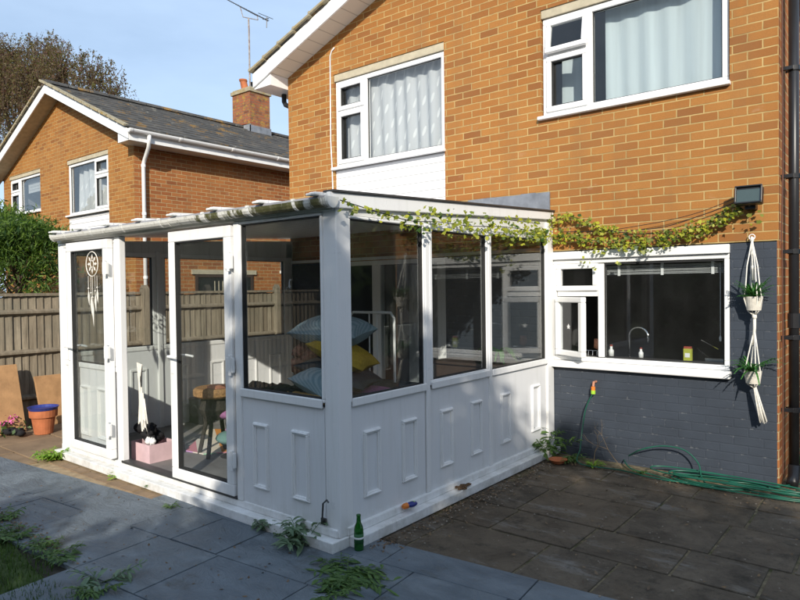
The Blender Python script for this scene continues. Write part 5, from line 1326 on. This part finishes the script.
# conifer beyond the fence
def conifer(loc,h,rx,ry,label,seed,gapdir=None,n=20000,name='conifer_shrub'):
    rg=random.Random(seed); t=thing(name,loc,label,'tree'); q=MB(); x,y,z=loc
    q.tube([(x,y,z),(x+.1,y,z+h*.5),(x,y,z+h*.95)],[.09,.06,.02],8)
    V=[];spr=[]
    pts=[]
    for k in range(60):
        zz=z+h*(.16+.8*k/60); a=k*2.4+rg.uniform(-.3,.3); 
        fr=(zz-z)/h; rad_=(1.0 if fr<.75 else 1.0-(fr-.75)/.3)*rg.uniform(.7,1.08)
        e=Vector((x+rx*rad_*math.cos(a),y+ry*rad_*math.sin(a),zz+rg.uniform(.25,.6)))
        b0=Vector((x,y,zz)); mid=b0.lerp(e,.5)+Vector((0,0,-.02)); q.tube([b0,mid,e],[.025,.017,.006],5,False)
        d=(e-b0).normalized()
        for s in range(int(n/60)):
            u=.45+.6*rg.random()**.8
            if rg.random()<.2: u=rg.uniform(.3,1)
            if fr<.70 and (rg.random()<.72 or u<.75): continue
            c=b0.lerp(mid,u*2) if u<.5 else mid.lerp(e,(u-.5)*2)
            pts.append(c+Vector((rg.gauss(0,.17*(1.2-u*.6)),rg.gauss(0,.17*(1.2-u*.6)),rg.gauss(.02,.09))))
    q.build('trunk','bark',t)
    V,Fc=leaves(pts,.12,seed=seed,aspect=.17,spread=(.25,-.1,.6)); leafmesh('crown',V,Fc,'conifer',t); return t
conifer((-10.35,-1.85,0),2.62,1.15,.75,'bushy green conifer beyond the fence on the left',4,n=30000)
conifer((-12.1,-1.75,0),2.9,1.2,.9,'second green conifer further left beyond the fence',7,n=24000)

# trees and shrub behind the camera, whose shadow covers the near half of the garden
def leafy(loc,blobs,label,seed,name='garden_tree',size=.16,dens=900,mat='hedge'):
    t=thing(name,loc,label,'tree'); rgn=np.random.default_rng(seed); P=[]
    for (cx,cy,cz,rx,ry,rz) in blobs:
        n=int(dens*rx*ry*rz*4); d=rgn.normal(size=(n,3)); d/=np.linalg.norm(d,axis=1)[:,None]; r=rgn.uniform(.25,1,n)**(1/2.2)
        P.append(np.array([cx,cy,cz])+d*r[:,None]*np.array([rx,ry,rz])*(1+.12*np.sin(d[:,:1]*9+d[:,2:]*7)))
    V,Fc=leaves(np.concatenate(P),size,seed=seed,aspect=.7); leafmesh('crown',V,Fc,mat,t)
    q=MB(); q.tube([loc,(loc[0],loc[1],2.6)],[.16,.10],8)
    for b in blobs: q.tube([(loc[0],loc[1],1.6),(b[0],b[1],b[2])],[.07,.03],5,False)
    q.build('trunk','bark',t); return t
leafy((2.6,-9.4,0),[(2.2,-9.4,4.6,1.05,.7,1.15),(3.4,-9.5,4.4,1.0,.7,1.25),(2.2,-9.4,3.0,1.5,.8,1.1),(3.6,-9.4,2.4,1.3,.8,1.5),(1.2,-9.4,2.2,1.2,.8,.9),(2.2,-9.4,1.2,1.7,.8,1.2)],'dense dark green tree behind the camera',3)
leafy((5.4,-9.5,0),[(4.7,-9.5,4.4,1.0,.7,1.3),(5.9,-9.5,4.05,1.0,.7,1.15),(5.2,-9.4,2.6,1.5,.8,1.5),(6.3,-9.4,2.4,1.3,.8,1.5),(5.2,-9.4,1.2,1.8,.8,1.2),(6.9,-9.4,1.4,1.0,.8,1.4)],'broad dark green tree behind the camera to the right',5,dens=520)
leafy((8.2,-9.6,0),[(8.2,-9.6,5.6,1.2,.9,2.2),(8.2,-9.6,3.2,1.4,.9,2.0),(9.8,-9.5,3.0,1.5,.9,3.0)],'tall dark green tree behind the camera at the far right',8)
leafy((-.9,-9.2,0),[(-.75,-9.2,2.75,.55,.5,.45),(-1.1,-9.2,1.6,1.5,.7,1.1),(.3,-9.2,2.1,.8,.6,.9),(-2.9,-9.2,1.1,1.4,.6,1.0)],'low rounded shrub behind the camera to the left',9,'garden_shrub')
leafy((6,-14,0),[(6,-14,3,3.5,1,2.6),(0,-15,2.4,3.5,1,2.4),(-6,-15.5,2.6,3.5,1,2.6),(-12,-15,2.6,3.5,1,2.6),(11,-11,3,1.2,4,3),(10,-4,2.2,.8,3.5,2.2)],'unseen dark hedge added along the far end of the garden',6,'reflection_hedge',.30,700)  # out of view, added so the window glass reflects dark greenery

leafy((-16,-12,0),[(-16,-12,3,3.5,1.6,3.2),(-21,-11,3.2,3.5,1.6,3.6),(-26,-8,3,3,2,3.4)],'unseen dense trees added far to the left behind the camera',12,size=.32,dens=420)  # out of view, added to keep bright sky out of the front glass

leafy((6.5,6.5,0),[(6.5,6.5,2.6,2.6,1.4,2.8),(10,7.5,3.0,2.8,1.5,3.2),(4.2,9,2.6,2.2,1.4,2.8)],'dark trees beyond the right side of the house',14,size=.28,dens=420)
